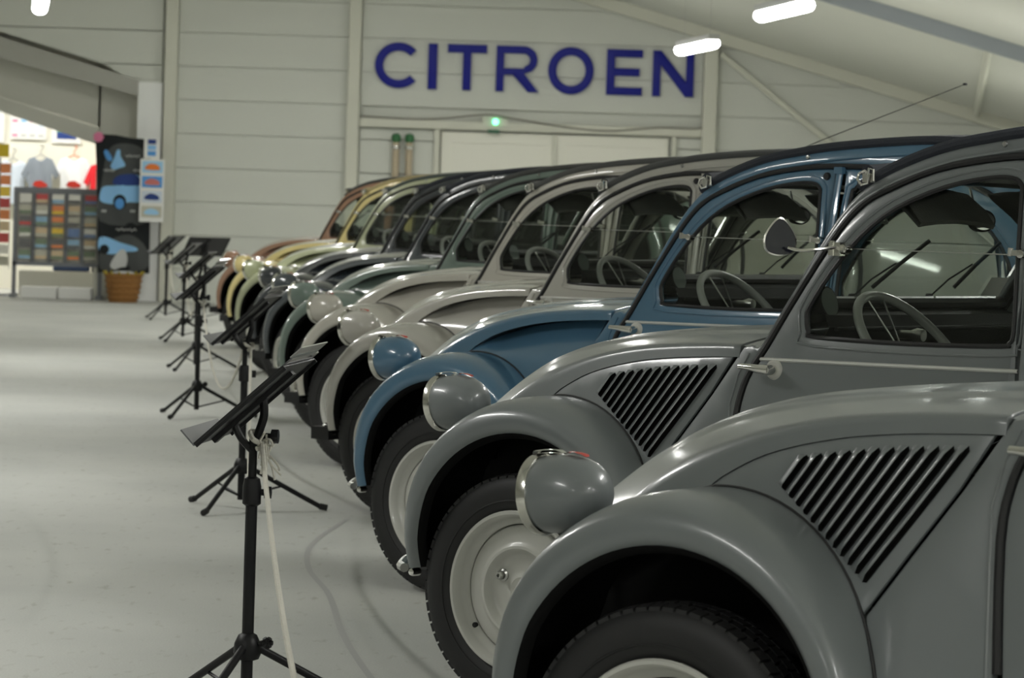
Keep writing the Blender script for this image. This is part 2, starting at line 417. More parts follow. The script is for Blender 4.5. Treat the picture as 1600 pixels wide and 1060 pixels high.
# ------------------------------------------------------------------ blue letters
def strip_letter(polys):
    mb = MB()
    for outer, holes in polys: sheet(mb, outer, holes, lambda u, w, d: (u, d, w), .05, 1.0, .006)
    return mb
LH, ST = .585, .105
def rect(x0, y0, x1, y1): return [(x0, y0), (x1, y0), (x1, y1), (x0, y1)]
def arc(cx, cy, rx, ry, a0, a1, n=28): return [(cx + rx * math.cos(math.radians(a0 + (a1 - a0) * k / n)), cy + ry * math.sin(math.radians(a0 + (a1 - a0) * k / n))) for k in range(n + 1)]
def L_C(w): c = w * .55; return [(arc(c, LH / 2, c, LH / 2, 42, 318) + arc(c, LH / 2, c - ST, LH / 2 - ST, 318, 42), [])]
def L_I(w): return [(rect(0, 0, w, LH), [])]
def L_T(w): return [([(w / 2 - ST / 2, 0), (w / 2 + ST / 2, 0), (w / 2 + ST / 2, LH - ST), (w, LH - ST), (w, LH), (0, LH), (0, LH - ST), (w / 2 - ST / 2, LH - ST)], [])]
def L_R(w):
    r = .175; out = [(0, 0), (ST * .95, 0), (ST * .95, .215), (.215, .215), (w - .14, 0), (w, 0), (w - .19, .235)] + arc(w - .20, LH - r, r, r, -55, 90, 16) + [(0, LH)]
    hole = [(ST * .95, .30), (w - .20, .30)] + arc(w - .20, LH - r, r - ST + .01, r - ST + .01, -80, 90, 12) + [(ST * .95, LH - ST + .01)]
    return [(out, [hole])]
def L_O(w): return [(arc(w / 2, LH / 2, w / 2, LH / 2 + .01, 0, 354, 59), [arc(w / 2, LH / 2, w / 2 - ST, LH / 2 + .01 - ST, 0, 354, 59)])]
def L_E(w): return [([(0, 0), (w, 0), (w, ST * .95), (ST, ST * .95), (ST, .245), (w * .92, .245), (w * .92, .345), (ST, .345), (ST, LH - ST * .95), (w, LH - ST * .95), (w, LH), (0, LH)], [])]
def L_N(w): return [([(0, 0), (ST * .95, 0), (ST * .95, .40), (w - ST, 0), (w, 0), (w, LH), (w - ST * .95, LH), (w - ST * .95, .19), (ST, LH), (0, LH)], [])]
sign = link('wall_sign', None, None, (-1.87, WY - .06, 2.845)); tag(sign, 'large glossy blue capital letters fixed high on the gable wall', 'sign')
for fnc, x0, x1 in ((L_C, 587, 654), (L_I, 670, 684), (L_T, 700, 761), (L_R, 776, 843), (L_O, 857, 928), (L_E, 948, 1004), (L_N, 1020, 1084)):
    k = WY / 5400.0
    part('letter', strip_letter(fnc((x1 - x0) * k)), 'letter_blue', sign, 25, None, ((x0 - 587) * k, 0, 0))

# exit light, cable, wall tubes
ex = link('exit_light', None, None, (-.30, WY - .10, 2.45)); tag(ex, 'small exit light glowing green above the double door', 'exit light')
part('housing', MB().box((0, .02, 0), (.34, .05, .12)), 'trim_cream', ex)
part('lamp', MB().lathe([(0, -.045), (.022, -.04), (.034, -.02), (.036, 0)], 20), 'green_led', ex)
part('pictogram', MB().box((-.02, -.005, -.125), (.15, .02, .045)), 'exit_green', ex)
cab = smooth_poly([(-2.04, WY - .09, 2.47), (-1.2, WY - .09, 2.455), (-.5, WY - .13, 2.53), (-.3, WY - .13, 2.53), (-.1, WY - .12, 2.50), (.7, WY - .09, 2.40), (1.2, WY - .09, 2.38), (1.8, WY - .09, 2.44), (2.34, WY - .09, 2.45), (2.36, WY - .09, 2.6)], 6, False)
tag(part('cable', MB().tube(cab, .012, 6), 'cable', None), 'thin grey cable sagging along the lintel above the door', 'cable')
for i, x in enumerate((-1.545, -1.415)):
    t = link('glass_tube', None, None, (x + (.02 if i else -.02), WY - .10, 1.52)); tag(t, ('left' if i == 0 else 'right') + ' of two slim amber tubes with green caps on the wall', 'tube', 'amber wall tubes')
    part('tube', MB().lathe([(.042, 0), (.046, .08), (.046, .60), (.04, .64)], 16, axis='Z'), 'tube_cream', t)
    part('cap', MB().lathe([(.03, .62), (.055, .64), (.060, .69), (.05, .73), (.0, .75)], 16, axis='Z'), 'tube_green', t)
    part('base', MB().lathe([(.0, -.03), (.06, -.02), (.075, .02), (.05, .06)], 16, axis='Z'), 'tube_green', t)
    part('band', MB().lathe([(.050, .54), (.056, .55), (.056, .58), (.050, .59)], 16, axis='Z'), 'chrome', t)

# ------------------------------------------------------------------ ceiling battens (the light of the hall)
def batten(x, y, z, label):
    r = link('ceiling_light', None, None, (x, y, z), (0, 0, math.radians(8.3))); tag(r, label, 'ceiling light', 'hanging batten lights')
    part('housing', MB().box((0, 0, .045), (.10, 1.56, .05)), 'lamp_housing', r)
    rows = []
    for yy, sc in ((-.78, .3), (-.77, .75), (-.74, 1), (.74, 1), (.77, .75), (.78, .3)):
        rows.append([(.062 * sc * math.cos(q), yy, -.01 + .05 * sc * math.sin(q)) for q in [2 * math.pi * k / 14 for k in range(14)]])
    mb = MB().grid(rows, closed_v=True); mb.add(rows[0], [tuple(range(14))]); mb.add(rows[-1], [tuple(range(13, -1, -1))])
    part('diffuser', mb, 'lamp_diffuser', r)
    top = roof_z(x) - z
    for yy in (-.6, .6): part('hanger', MB().tube([(0, yy, .06), (0, yy, top)], .002, 6), 'steel', r)
    ld = bpy.data.lights.new('batten_light', 'AREA'); ld.shape = 'RECTANGLE'; ld.size = .12; ld.size_y = 1.5; ld.energy = BATTEN_W * (.8 if -6 < x < -2 else 1); ld.color = (1, 1, .965)
    link('batten_light', ld, r, (0, 0, -.068))
row_names = {-9.2: 'far left row', -3.83: 'row above the rope stands', 1.9: 'row above the parked cars', 5.4: 'row by the right wall'}
for rx in (-9.2, -3.83, 1.9, 5.4):
    for i, y in enumerate((-4.6, 1.4, 7.4, 13.3, 19.3, 25.25, 31.2)):
        y += 2.3 if rx == -3.83 else 0
        x = rx + (-.054 * (y - (27.55 if rx == -3.83 else 25.25)) if rx < 5 else 0)
        z = min(2.86, roof_z(x) - .25)
        if rx == 1.9 and i == 5: z = 2.855
        if rx < -3 and i == 6: continue
        if rx == -9.2 and y < 22: continue
        batten(x, y, z, 'white batten light, %s from the gable end in the %s' % (('seventh', 'sixth', 'fifth', 'fourth', 'third', 'second', 'first')[i], row_names[rx]))

for x, y, nm in ((-9.2, 37.2, 'far left, over the shop front'), (-3.0, 39.6, 'high under the roof ridge near the gable wall'), (.3, 39.6, 'high under the roof above the blue letters'), (6.7, 37.2, 'by the right wall near the gable'), (-3.0, 34.2, 'high under the roof ridge behind the last car'), (.3, 34.2, 'high under the roof above the last cars')):  # unseen battens, added to brighten the gable wall
    batten(x, y, roof_z(x) - .22 if x > -5 else 3.4, 'added unseen white batten light ' + nm)

# =================================================================== THE CAR
# side surface of the body: half width at (x back from the front axle, height z)
WPTS = [(-.62, .24), (-.5, .30), (-.3, .372), (0, .438), (.3, .495), (.6, .548), (.8, .585), (1.1, .62), (1.5, .635), (2.0, .625), (2.5, .57), (2.9, .47), (3.15, .36)]
APTS = [(-.6, .02), (-.4, .05), (-.2, .20), (-.05, .27), (.0, .27), (.4, .26), (.55, .18), (.68, .08), (.8, 0)]
def S(x, z):
    w = sinterp(WPTS, x); a = interp(APTS, x)
    if z > 1.0:
        d = z - 1.0; return w - .10 * d - .16 * d * d
    d = 1.0 - z
    return w + a * d + (1 - a / .27) * .10 * d * max(0, 1 - d / .75)
def side(off=0.0, f=None):                 # left side of the car is -Y
    return lambda u, w, d: (u, -(S(u, w) + off - d - (f(u, w) if f else 0)), w)

PARTS = []                                  # (name, mesh, mats, parent index, variant or None)
def add_part(name, mb, mats, parent=None, both=False, variant=None, smooth=35, label=None):
    mats = mats if isinstance(mats, (list, tuple)) else [mats]
    idx = []
    for k, m in enumerate([mb, mb.mirror()] if both else [mb]):
        pi = parent[k] if isinstance(parent, (list, tuple)) else parent
        PARTS.append((name, m.mesh(name, mats, smooth), mats, pi, variant, label)); idx.append(len(PARTS) - 1)
    return idx if both else idx[0]

# --- body frame (cowl side, A-pillar, roof rail, quarter, sill) around the door opening
OPEN_TOP = [(.640, .33), (.637, .565), (.620, .79), (.628, .88), (.652, .945), (.700, 1.012), (.803, 1.175), (.898, 1.318), (.965, 1.387), (1.04, 1.426), (1.17, 1.476), (1.32, 1.504), (1.45, 1.514), (1.64, 1.512), (1.85, 1.495), (2.03, 1.44), (2.17, 1.34), (2.25, 1.2), (2.26, 1.03), (2.19, .87), (2.08, .70), (2.04, .5), (2.04, .33)]
opening = [Vector(p) for p in OPEN_TOP[:2]] + smooth_poly(OPEN_TOP[1:-1], 3, False)[1:] + [Vector(OPEN_TOP[-1])]
BODY_OUT = [(.47, .27), (.40, .50), (.375, .640), (.450, .750), (.538, .872), (.625, 1.000), (.655, 1.006), (.690, 1.012), (.777, 1.152), (.859, 1.293), (.925, 1.384), (.984, 1.432), (1.083, 1.478), (1.202, 1.517), (1.323, 1.540), (1.443, 1.558), (1.676, 1.578), (1.836, 1.584), (2.1, 1.572), (2.35, 1.525), (2.6, 1.43), (2.8, 1.29), (2.95, 1.10), (3.06, .88), (3.10, .65), (3.08, .45), (2.9, .36), (2.4, .32), (1.5, .29), (.8, .27)]
bo = [Vector(p) for p in BODY_OUT[:6]] + smooth_poly(BODY_OUT[6:26], 3, False) + [Vector(p) for p in BODY_OUT[26:]]
i_body = add_part('body_frame', sheet(MB(), bo, [opening], side(), .02, .06, .007), 'paint', both=True)
# black rubber seal along the opening
seal_path = offset(opening, -.007)
mb = MB().tube([side(-.003)(p.x, p.y, 0) for p in seal_path[1:-1]], .0095, 8); add_part('door_seal', mb, 'seal', both=True)
mb = MB(); sheet(mb, offset(opening, .008), [offset(opening, -.022)], side(-.018), .006, .5, 0); add_part('door_jamb', mb, 'black', both=True, smooth=0)
# thin pressed bead on the cowl side
mb = MB().tube([side(.001)(x, z, 0) for x, z in ((.628, .50), (.612, .74), (.603, .85), (.62, .93), (.648, .985))], .003, 6); add_part('cowl_bead', mb, 'paint', both=True)
# drip rail along pillar and roof
rail = smooth_poly([(.70, 1.03), (.785, 1.168), (.868, 1.305), (.935, 1.392), (1.0, 1.437), (1.10, 1.482), (1.22, 1.520), (1.34, 1.541), (1.46, 1.558), (1.68, 1.576), (1.86, 1.58), (2.1, 1.566), (2.34, 1.52), (2.58, 1.425), (2.78, 1.28)], 3, False)
mb = MB().tube([side(.001)(p.x, p.y - .030, 0) for p in rail], .005, 6); add_part('roof_bead', mb, 'paint', both=True)

# --- doors
def gap(poly, d): return offset(poly, -d)
op_in = gap(opening, .016)
split_x = 1.478
def clip_x(poly, x0, keep_low):
    out = []; n = len(poly)
    for i in range(n):
        a, b = poly[i], poly[(i + 1) % n]; ia, ib = ((a.x <= x0) == keep_low), ((b.x <= x0) == keep_low)
        if ia: out.append(a)
        if ia != ib:
            t = (x0 - a.x) / (b.x - a.x); out.append(a + (b - a) * t)
    return out
def clip_z(poly, z0, keep_low):
    out = []; n = len(poly)
    for i in range(n):
        a, b = poly[i], poly[(i + 1) % n]; ia, ib = ((a.y <= z0) == keep_low), ((b.y <= z0) == keep_low)
        if ia: out.append(a)
        if ia != ib: out.append(a + (b - a) * (z0 - a.y) / (b.y - a.y))
    return out
front_door = clip_x(op_in, split_x, True); rear_door = clip_x(op_in, 1.508, False)
WIN = [(.862, 1.034), (.838, 1.048), (.828, 1.079), (.832, 1.112), (.889, 1.202), (.969, 1.298), (1.07, 1.373), (1.21, 1.429), (1.33, 1.453), (1.395, 1.454), (1.424, 1.438), (1.432, 1.40), (1.447, 1.21), (1.455, 1.075), (1.445, 1.047), (1.42, 1.038), (1.15, 1.031)]
win = smooth_poly(WIN, 3); 
WIN2 = [(1.56, 1.04), (1.537, 1.055), (1.533, 1.09), (1.54, 1.40), (1.553, 1.437), (1.585, 1.455), (1.70, 1.455), (1.84, 1.435), (1.98, 1.375), (2.10, 1.27), (2.17, 1.13), (2.165, 1.07), (2.13, 1.04)]
win2 = smooth_poly(WIN2, 3)
i_fd = add_part('front_door', sheet(MB(), front_door, [win], side(.001), .022, .05, .007), 'paint', both=True)
i_rd = add_part('rear_door', sheet(MB(), rear_door, [win2], side(.001), .022, .06, .007), 'paint', both=True)
GL = side(-.012)
def flat(poly, off):                     # window panes are flat glass
    xa, xb = min(p[0] for p in poly), max(p[0] for p in poly); za, zb = min(p[1] for p in poly), max(p[1] for p in poly)
    xm = (xa + xb) / 2; zm = (za + zb) / 2; y0 = S(xm, zm); gx = (S(xb, zm) - S(xa, zm)) / (xb - xa); gz = -.08
    return lambda u, w, d: (u, -(y0 + gx * (u - xm) + gz * (w - zm) + off - d), w)
def glass_sheet(poly, off): return sheet(MB(), poly, [], flat(poly, off), .003, .6, 0)
for w, idn in ((win, i_fd), (win2, i_rd)):
    big = offset(w, .004)
    add_part('window_pane', glass_sheet(clip_z(big, 1.263, True), -.012), 'glass', idn, True, label='lower fold-up window pane')
    add_part('window_pane', glass_sheet(clip_z(big, 1.265, False), -.022), 'glass', idn, True, label='upper fixed window pane')
    add_part('window_rubber', MB().tube([side(-.002)(p.x, p.y, 0) for p in offset(w, -.003)], .0065, 6, closed=True), 'seal', idn, True)
    out = offset(w, .020); add_part('window_bead', MB().tube([side(.0015)(p.x, p.y, 0) for p in out], .0035, 6, closed=True), 'paint', idn, True)
x0, x1 = .938, 1.447
add_part('pane_rail', MB().tube([side(-.008)(x0 + (x1 - x0) * k / 12, 1.264, 0) for k in range(13)], .0016, 6), 'steel', i_fd, True)
for cx, cz in ((.938, 1.263), (1.458, 1.267)):
    m = MB(); b = Vector(side(.006)(cx, cz, 0)); m.lathe([(0, -.020), (.010, -.018), (.014, -.008), (.014, .004)], 14, C=b); m.box(b + Vector((-.018, -.010, .002)), (.030, .014, .014)); m.tube([b + Vector((-.03, -.012, -.006)), b + Vector((-.028, -.012, .014))], .007, 8)
    add_part('window_catch', m, 'chrome', i_fd, True)
add_part('trim_strip', MB().grid([[side(.001 + .006 * math.sin(math.pi * k / 6))(x, .972 + .011 * (x - .70) / .78 + .0052 * (k - 3) / 3, 0) for k in range(7)] for x in [.690 + .785 * q / 24 for q in range(25)]]), 'aluminium', i_fd, True)
add_part('trim_strip', MB().grid([[side(.001 + .006 * math.sin(math.pi * k / 6))(x, .984 + .0075 * (k - 3) / 3, 0) for k in range(7)] for x in [1.515 + .66 * q / 24 for q in range(25)]]), 'aluminium', i_rd, True)
# door handle
hb = Vector(side(0)(.742, .947, 0)); m = MB()
m.lathe([(0, -.010), (.020, -.010), (.026, -.004), (.026, .006)], 24, C=hb); i_ros = add_part('handle_rosette', m, 'rim_paint', i_fd, True)
m = MB().lathe([(0, -.046), (.010, -.046), (.013, -.040), (.0135, -.006)], 20, C=hb)
m.tube([hb + Vector((.004, -.036, 0)), hb + Vector((-.022, -.038, .001)), hb + Vector((-.05, -.037, .004)), hb + Vector((-.075, -.034, .005)), hb + Vector((-.088, -.031, .005))], [.014, .012, .0095, .008, .0085], 12)
add_part('door_handle', m, 'chrome', i_fd, True, label='chrome lever handle')
hb2 = Vector(side(0)(1.60, .945, 0)); m = MB().lathe([(0, -.046), (.010, -.046), (.013, -.040), (.020, -.006), (.024, 0)], 20, C=hb2); m.tube([hb2 + Vector((0, -.036, 0)), hb2 + Vector((.04, -.037, .002)), hb2 + Vector((.085, -.032, .004))], [.013, .010, .008], 12); add_part('door_handle', m, 'chrome', i_rd, True)
for pl, idn in ((clip_z(offset(front_door, -.012), 1.018, True), i_fd), (clip_z(offset(rear_door, -.012), 1.022, True), i_rd)):
    add_part('door_card', sheet(MB(), pl, [], side(-.026), .008, .12, 0), 'dash', idn, True)
# B pillar moulding and rubber plug
m = MB(); m.tube([side(.006)(1.493, z, 0) for z in (.34, .6, .8, 1.0, 1.1, 1.2, 1.3, 1.4, 1.47, 1.497)], .011, 10); i_bp = add_part('pillar_moulding', m, 'paint', both=True)
c = Vector(side(.008)(1.4925, 1.494, 0)); add_part('pillar_cap', MB().box(c, (.030, .026, .022)), 'paint', i_bp, True)
c = Vector(side(.0)(1.444, 1.474, 0)); add_part('rubber_plug', MB().lathe([(0, -.010), (.010, -.010), (.013, -.004), (.013, .004)], 16, C=c), 'rubber', i_fd, True)

# --- bonnet
PLN = [(-.62, .55), (-.5, .58), (-.35, .65), (-.2, .73), (-.1, .79), (-.058, .82), (-.01, .856), (.088, .903), (.235, .940), (.376, .959), (.515, .969), (.60, .973)]
CRS = [(-.62, .56), (-.53, .60), (-.42, .665), (-.33, .725), (-.258, .782), (-.206, .822), (-.138, .864), (-.067, .898), (.076, .946), (.221, .977), (.364, .994), (.507, 1.003), (.615, 1.006)]
CTR = [(-.625, .54), (-.61, .63), (-.575, .715), (-.52, .785), (-.44, .842), (-.36, .886), (-.28, .921), (-.2, .948), (-.066, .982), (.077, 1.003), (.22, 1.018), (.355, 1.029), (.5, 1.038), (.616, 1.043)]
def bonnet_pt(x, t):
    """t in [-1,1]: crease to crease"""
    zc = sinterp(CRS, x); zt = sinterp(CTR, x); yc = S(x, zc) - .006
    a = abs(t); yy = yc * a
    nose = max(0, min(1, (-.1 - x) / .4)); p = 2.6 - .5 * nose
    z = zc + (zt - zc) * (1 - a**p)
    k = max(0, min(1, (x + .45) / .25))
    def st(e, w): q = max(0, min(1, (e + w - a) / (2 * w))); return q * q * (3 - 2 * q)
    z += k * (.0065 * st(.60, .035) + .005 * st(.22, .03)) - .0
    return Vector((x, -math.copysign(yy, t) if t else 0, z))
xs = [-.62, -.612, -.60, -.58, -.555, -.525] + [-.49 + (.49 + .612) * k / 44 for k in range(45)]
ts = [-1 + 2 * k / 60 for k in range(61)]
rows = []
for x in xs:
    zc, zp = sinterp(CRS, x), sinterp(PLN, x); row = []
    sd = []
    for k in range(6):                       # side flank from panel line up to the crease
        z = zp + (zc - zp) * k / 5 * .96
        sd.append((x, S(x, z) + .002 - (.004 if k == 5 else 0), z))
    lip = [(x, S(x, zp) - .012, zp + .001)]
    L = lip + sd
    row += [Vector((a, -b, c)) for a, b, c in L]
    row += [bonnet_pt(x, t) for t in [1 - 2 * k / 60 for k in range(1, 60)]]
    row += [Vector((a, b, c)) for a, b, c in reversed(L)]
    rows.append(row)
mb = MB().grid(rows)
r = rows[-1]; mb.grid([r, [p + Vector((.003, 0, -.004)) for p in r], [p + Vector((.003, 0, -.02)) for p in r]])
i_bon = add_part('bonnet', mb, 'paint', smooth=50)
# --- bonnet side panel: louvred or recessed
rear_edge = [(.612, .985), (.530, .872), (.442, .750), (.367, .640)]
side_poly = [Vector(p) for p in [(x_, sinterp(PLN, x_) - .0008) for x_ in (-.06, -.035, -.01, .02, .055, .088, .12, .16, .20, .235, .27, .305, .34, .376, .41, .445, .48, .515, .55, .592)] + rear_edge[1:] + [(.34, .60), (.27, .65), (.21, .71), (.13, .75), (.05, .775), (-.03, .78), (-.07, .79)]]
i_sp = add_part('bonnet_side_panel', sheet(MB(), side_poly, [], side(), .01, .03, .003), 'paint', both=True, variant='louvre')
def recess(u, w):
    lip = sinterp(PLN, u) - w
    g = max(0, min(1, (u + .04) / .16)) * max(0, min(1, (.60 - u) / .05)); g = g * g * (3 - 2 * g)
    wid = .05 + .12 * max(0, min(1, (u + .02) / .4)); h = max(0, min(1, 1 - lip / wid)); h = h * h * (3 - 2 * h)
    return .060 * g * h
i_sp2 = add_part('bonnet_side_panel', sheet(MB(), side_poly, [], side(-.001, recess), .01, .02, .002), 'paint', both=True, variant='recess', smooth=50)
# louvres
NL = 12
for i in range(NL):
    t = i / (NL - 1)
    top = Vector((.172, .908)).lerp(Vector((.530, .950)), t) + Vector((0, .006 * math.sin(math.pi * t)))
    bot = Vector((.131, .848)).lerp(Vector((.350, .702)), t)
    d = (top - bot).normalized(); nrm = Vector((d.y, -d.x))       # towards the rear
    W = .0160; H = .0125; n = 16; sh = d * (d.x / d.y * W * .5); m = MB(); prof = []; rows = []
    Ltot = (top - bot).length
    for k in range(n + 1):
        s_ = k / n; c = bot + (top - bot) * s_
        e = min(1, min(s_, 1 - s_) * Ltot / .009); e = math.sin(e * math.pi / 2)
        row = []
        for q in range(6):
            f = q / 5; off_ = W * (f - .5); u = c + nrm * off_ + d * (s_ * d.x / d.y * off_); hh = H * e * math.sin(f * math.pi / 2) + .0006
            row.append(side(hh)(u.x, u.y, 0))
        rows.append(row)
    m.grid(rows, 0)
    m.grid([[r[-1] for r in rows], [side(.0008)(*((bot + (top - bot) * k / n) + sh * (k / n) + nrm * (W * .5 - .0002)), 0) for k in range(n + 1)]], 1)
    m.grid([[side(.0009)(*((bot + (top - bot) * k / n) + sh * (k / n) + nrm * (W * .5)), 0) for k in range(n + 1)], [side(.0009)(*((bot + (top - bot) * (.02 + .96 * k / n)) + sh * (k / n) + nrm * (W * .5 + .0085)), 0) for k in range(n + 1)]], 1)  # black faces stand in for the shade inside the open slot
    add_part('louvre', m, ['paint', 'black'], i_sp, True, variant='louvre', smooth=60)

# --- scuttle and windscreen
WB, WT = Vector((.765, 0, 1.118)), Vector((.992, 0, 1.440))
rows = []
for k in range(7):
    f = k / 6; row = []
    for j in range(25):
        t = 1 - 2 * j / 24
        p = bonnet_pt(.612, t); q = Vector((WB.x - .014, -.540 * t if t else 0, WB.z - .004 - .085 * abs(t)**6))
        p = Vector((.618, p.y, p.z - .004)); a = p.lerp(q, f); a.z += -.012 * math.sin(math.pi * f); row.append(a)
    rows.append(row)
add_part('scuttle', MB().grid(rows), 'paint')
def ws(t, f, dx=0): p = WB.lerp(WT, f); hw = .525 + (.485 - .525) * f; return Vector((p.x + dx, -hw * t, p.z + .012 * (1 - t * t) * f))
add_part('windscreen', MB().grid([[ws(1 - 2 * j / 10, k / 6) for j in range(11)] for k in range(7)]), 'glass')
fr = [ws(1 - 2 * j / 10, 0) for j in range(11)] + [ws(-1, k / 8) for k in range(1, 9)] + [ws(-1 + 2 * j / 10, 1) for j in range(1, 11)] + [ws(1, 1 - k / 8) for k in range(1, 8)]
i_ws = add_part('windscreen_frame', MB().tube(fr, .017, 8, closed=True), 'paint')
add_part('windscreen_rubber', MB().tube([p + Vector((.012, 0, .002)) for p in fr], .0165, 8, closed=True), 'seal', i_ws)
for yb, y0, y1 in ((-.23, -.178, -.043), (.17, .25, .34)):
    b = Vector((.748, yb, 1.132)); e0 = Vector((.778, y0, 1.160)); e1 = Vector((.868, y1, 1.288)); mid = e0.lerp(e1, .48) + Vector((-.012, 0, .004)); m = MB()
    m.lathe([(0, .012), (.009, .010), (.012, 0)], 12, C=b, axis='Z'); m.tube([b, b.lerp(mid, .5) + Vector((-.008, 0, .003)), mid], .0026, 6)
    m.tube([e0, e0.lerp(e1, .5) + Vector((-.004, 0, 0)), e1], .0055, 6)
    add_part('wiper', m, 'rubber', i_ws)

# --- canvas roof
RZ = [(.905, 1.425), (.96, 1.452), (1.036, 1.494), (1.159, 1.538), (1.279, 1.565), (1.4, 1.583), (1.636, 1.601), (1.82, 1.606), (2.1, 1.594), (2.35, 1.548), (2.6, 1.452), (2.8, 1.312), (2.9, 1.205)]
RS = [(.905, 1.385), (.984, 1.430), (1.083, 1.476), (1.202, 1.516), (1.323, 1.539), (1.443, 1.557), (1.676, 1.577), (1.836, 1.583), (2.1, 1.571), (2.35, 1.524), (2.6, 1.429), (2.8, 1.289), (2.9, 1.18)]
xs = [.935 + (2.88 - .935) * k / 52 for k in range(53)]; rows = []
for x in xs:
    zs, zr = sinterp(RS, x), sinterp(RZ, x); ys = S(x, zs) - .004; row = []
    for j in range(33):
        t = 1 - 2 * j / 32; a = abs(t); row.append(Vector((x, -ys * t, zs + (zr - zs) * (1 - a**7) + .022 * (1 - a * a))))
    rows.append(row)
mb = MB().grid(rows); mb.grid([[p + Vector((0, 0, -.012)) for p in r] for r in rows], 1)
i_roof = add_part('canvas_roof', mb, ['canvas', 'headliner'], smooth=60)
pth = smooth_poly([(x, -(S(x, sinterp(RS, x)) - .012), sinterp(RS, x) + .012) for x in [.945 + (2.85 - .945) * k / 26 for k in range(27)]], 2, False)
add_part('roof_edge_roll', MB().tube(pth, .0165, 10), 'canvas', i_roof, True)
add_part('roof_front_roll', MB().tube([(.948 + .0 * t, .50 * t, 1.458 + .02 * (1 - t * t)) for t in [-1 + k / 6 for k in range(13)]], .020, 10), 'canvas', i_roof)
# wire hooks at the roof front corners
m = MB(); b = Vector((.985, -.555, 1.444))
m.box(b, (.028, .016, .024)); m.tube([b + Vector(q) * .78 for q in ((-.03, -.012, .012), (-.005, -.018, .022), (.012, -.018, .008), (.008, -.018, -.018), (-.016, -.018, -.024), (-.034, -.014, -.006), (-.03, -.012, .012))], .0035, 6); m.tube([b + Vector(q) * .78 for q in ((.004, -.016, -.02), (.012, -.02, .03), (.026, -.016, .026), (.024, -.012, -.01))], .0035, 6)
add_part('roof_hook', m, 'chrome', i_roof, True, label='bent chrome wire roof hook')
c = Vector(side(-.012)(1.70, 1.592, 0)); add_part('roof_stud', MB().box(c, (.03, .012, .012)), 'steel', i_roof, True)
c = Vector(side(.003)(1.36, 1.535, 0)); add_part('rail_stud', MB().lathe([(0, -.006), (.006, -.005), (.008, .001)], 10, C=c), 'steel', i_body, True)

# --- tail: back panel, rear fenders, rear bumper
tail = [(2.35, 1.52), (2.6, 1.425), (2.8, 1.285), (2.95, 1.095), (3.06, .88), (3.10, .65), (3.08, .45)]
tp = smooth_poly(tail, 3, False); rows = []
for p in tp[4:]:
    ys = S(p.x, p.y) - .004; rows.append([Vector((p.x + .075 * (1 - (1 - 2 * j / 16)**2) * min(1, (p.x - 2.4) / .5), -ys * (1 - 2 * j / 16), p.y + .02 * (1 - (1 - 2 * j / 16)**2))) for j in range(17)])
i_tail = add_part('tail_panel', MB().grid(rows), 'paint')
m = MB(); m.lathe([(0, .02), (.02, .018), (.035, 0)], 16, C=(3.07, -.33, .70), axis='X'); add_part('tail_lamp', m, 'red_plastic', i_tail, True)
rows = []
for k in range(19):
    ph = math.radians(180 * k / 18); row = []
    for rr, yy in ((.30, .70), (.33, .725), (.37, .725), (.41, .70), (.435, .66), (.445, .61), (.445, .55)):
        row.append(Vector((2.43 + rr * 1.15 * math.cos(ph), -yy, .30 + rr * 1.05 * math.sin(ph))))
    rows.append(row)
i_rf = add_part('rear_fender', MB().grid(rows), 'paint', both=True)
add_part('rear_fender_liner', MB().grid([[p + Vector(((2.43 - p.x) * .04, .012, (.30 - p.z) * .05)) for p in r] for r in rows]), 'black', i_rf, True)
add_part('rear_bumper', MB().tube(smooth_poly([(3.05, -.62, .40), (3.17, -.45, .40), (3.22, 0, .40), (3.17, .45, .40), (3.05, .62, .40)], 5, False), .022, 8), 'steel')

# --- front fenders
FC = (.02, .40)
def fender_rows(inset=0.0):
    rows = []
    for k in range(49):
        ph = 188 - (188 + 22) * k / 48; a = math.radians(ph); ca, sa = math.cos(a), math.sin(a)
        rs = interp([(-25, .955), (0, .955), (45, .985), (75, 1), (110, 1.012), (140, 1.005), (165, .955), (178, .915), (190, .895)], ph)
        wy = interp([(-25, .0), (150, 0), (175, -.022), (190, -.045)], ph)
        ri = interp([(-25, .350), (40, .346), (100, .342), (160, .340), (190, .346)], ph)
        row = []
        for r_, y_ in ((None, .706), (0, .720), (.012, .7275), (.030, .7285), (.46, .722), (.62, .708), (.76, .688), (.87, .660), (.95, .628), (.99, .592), (1.0, .555), (1.0, None)):
            if r_ is None: r = ri - .004
            elif r_ < .1: r = ri + r_
            else: r = ri + .030 + (.434 * rs - ri - .030) * (r_ - .1) / .9
            if y_ is None:
                x, z = FC[0] + r * ca, FC[1] + r * sa
                y = S(x, z) - .02 if ph < 95 else (S(x, z) - .02) + (.50 - S(x, z) + .02) * min(1, (ph - 95) / 45)
                if ph > 140: y = .50 - .02 * (ph - 140) / 48
                y = min(y, .60); r -= .085 * max(0, min(1, (ph - 98) / 45))
            else: y = y_ + wy
            r -= inset; y -= inset * (.8 if y_ and y_ > .69 else .1)
            row.append(Vector((FC[0] + r * ca, -y, FC[1] + r * sa)))
        # fill the crown between y=.555 and the body with two more points
        a_, b_ = row[-2], row[-1]; fr_ = max(0, min(1, (ph - 98) / 45)); bul = Vector((ca, 0, sa)) * .022 * fr_
        row = row[:-1] + [a_.lerp(b_, .25) + bul * .8, a_.lerp(b_, .5) + bul, a_.lerp(b_, .75) + bul * .75, b_]
        rows.append(row)
    last = rows[-1]; rows.append([Vector((p.x + .03, p.y, .27 if not inset else .27)) for p in last])
    return rows
def fender_mesh(): 
    R = fender_rows(); m = MB().grid(R); return m
i_ff = add_part('front_fender', fender_mesh(), 'paint', both=True, smooth=70)
add_part('fender_liner', MB().grid(fender_rows(.012)), 'black', i_ff, True, smooth=70)
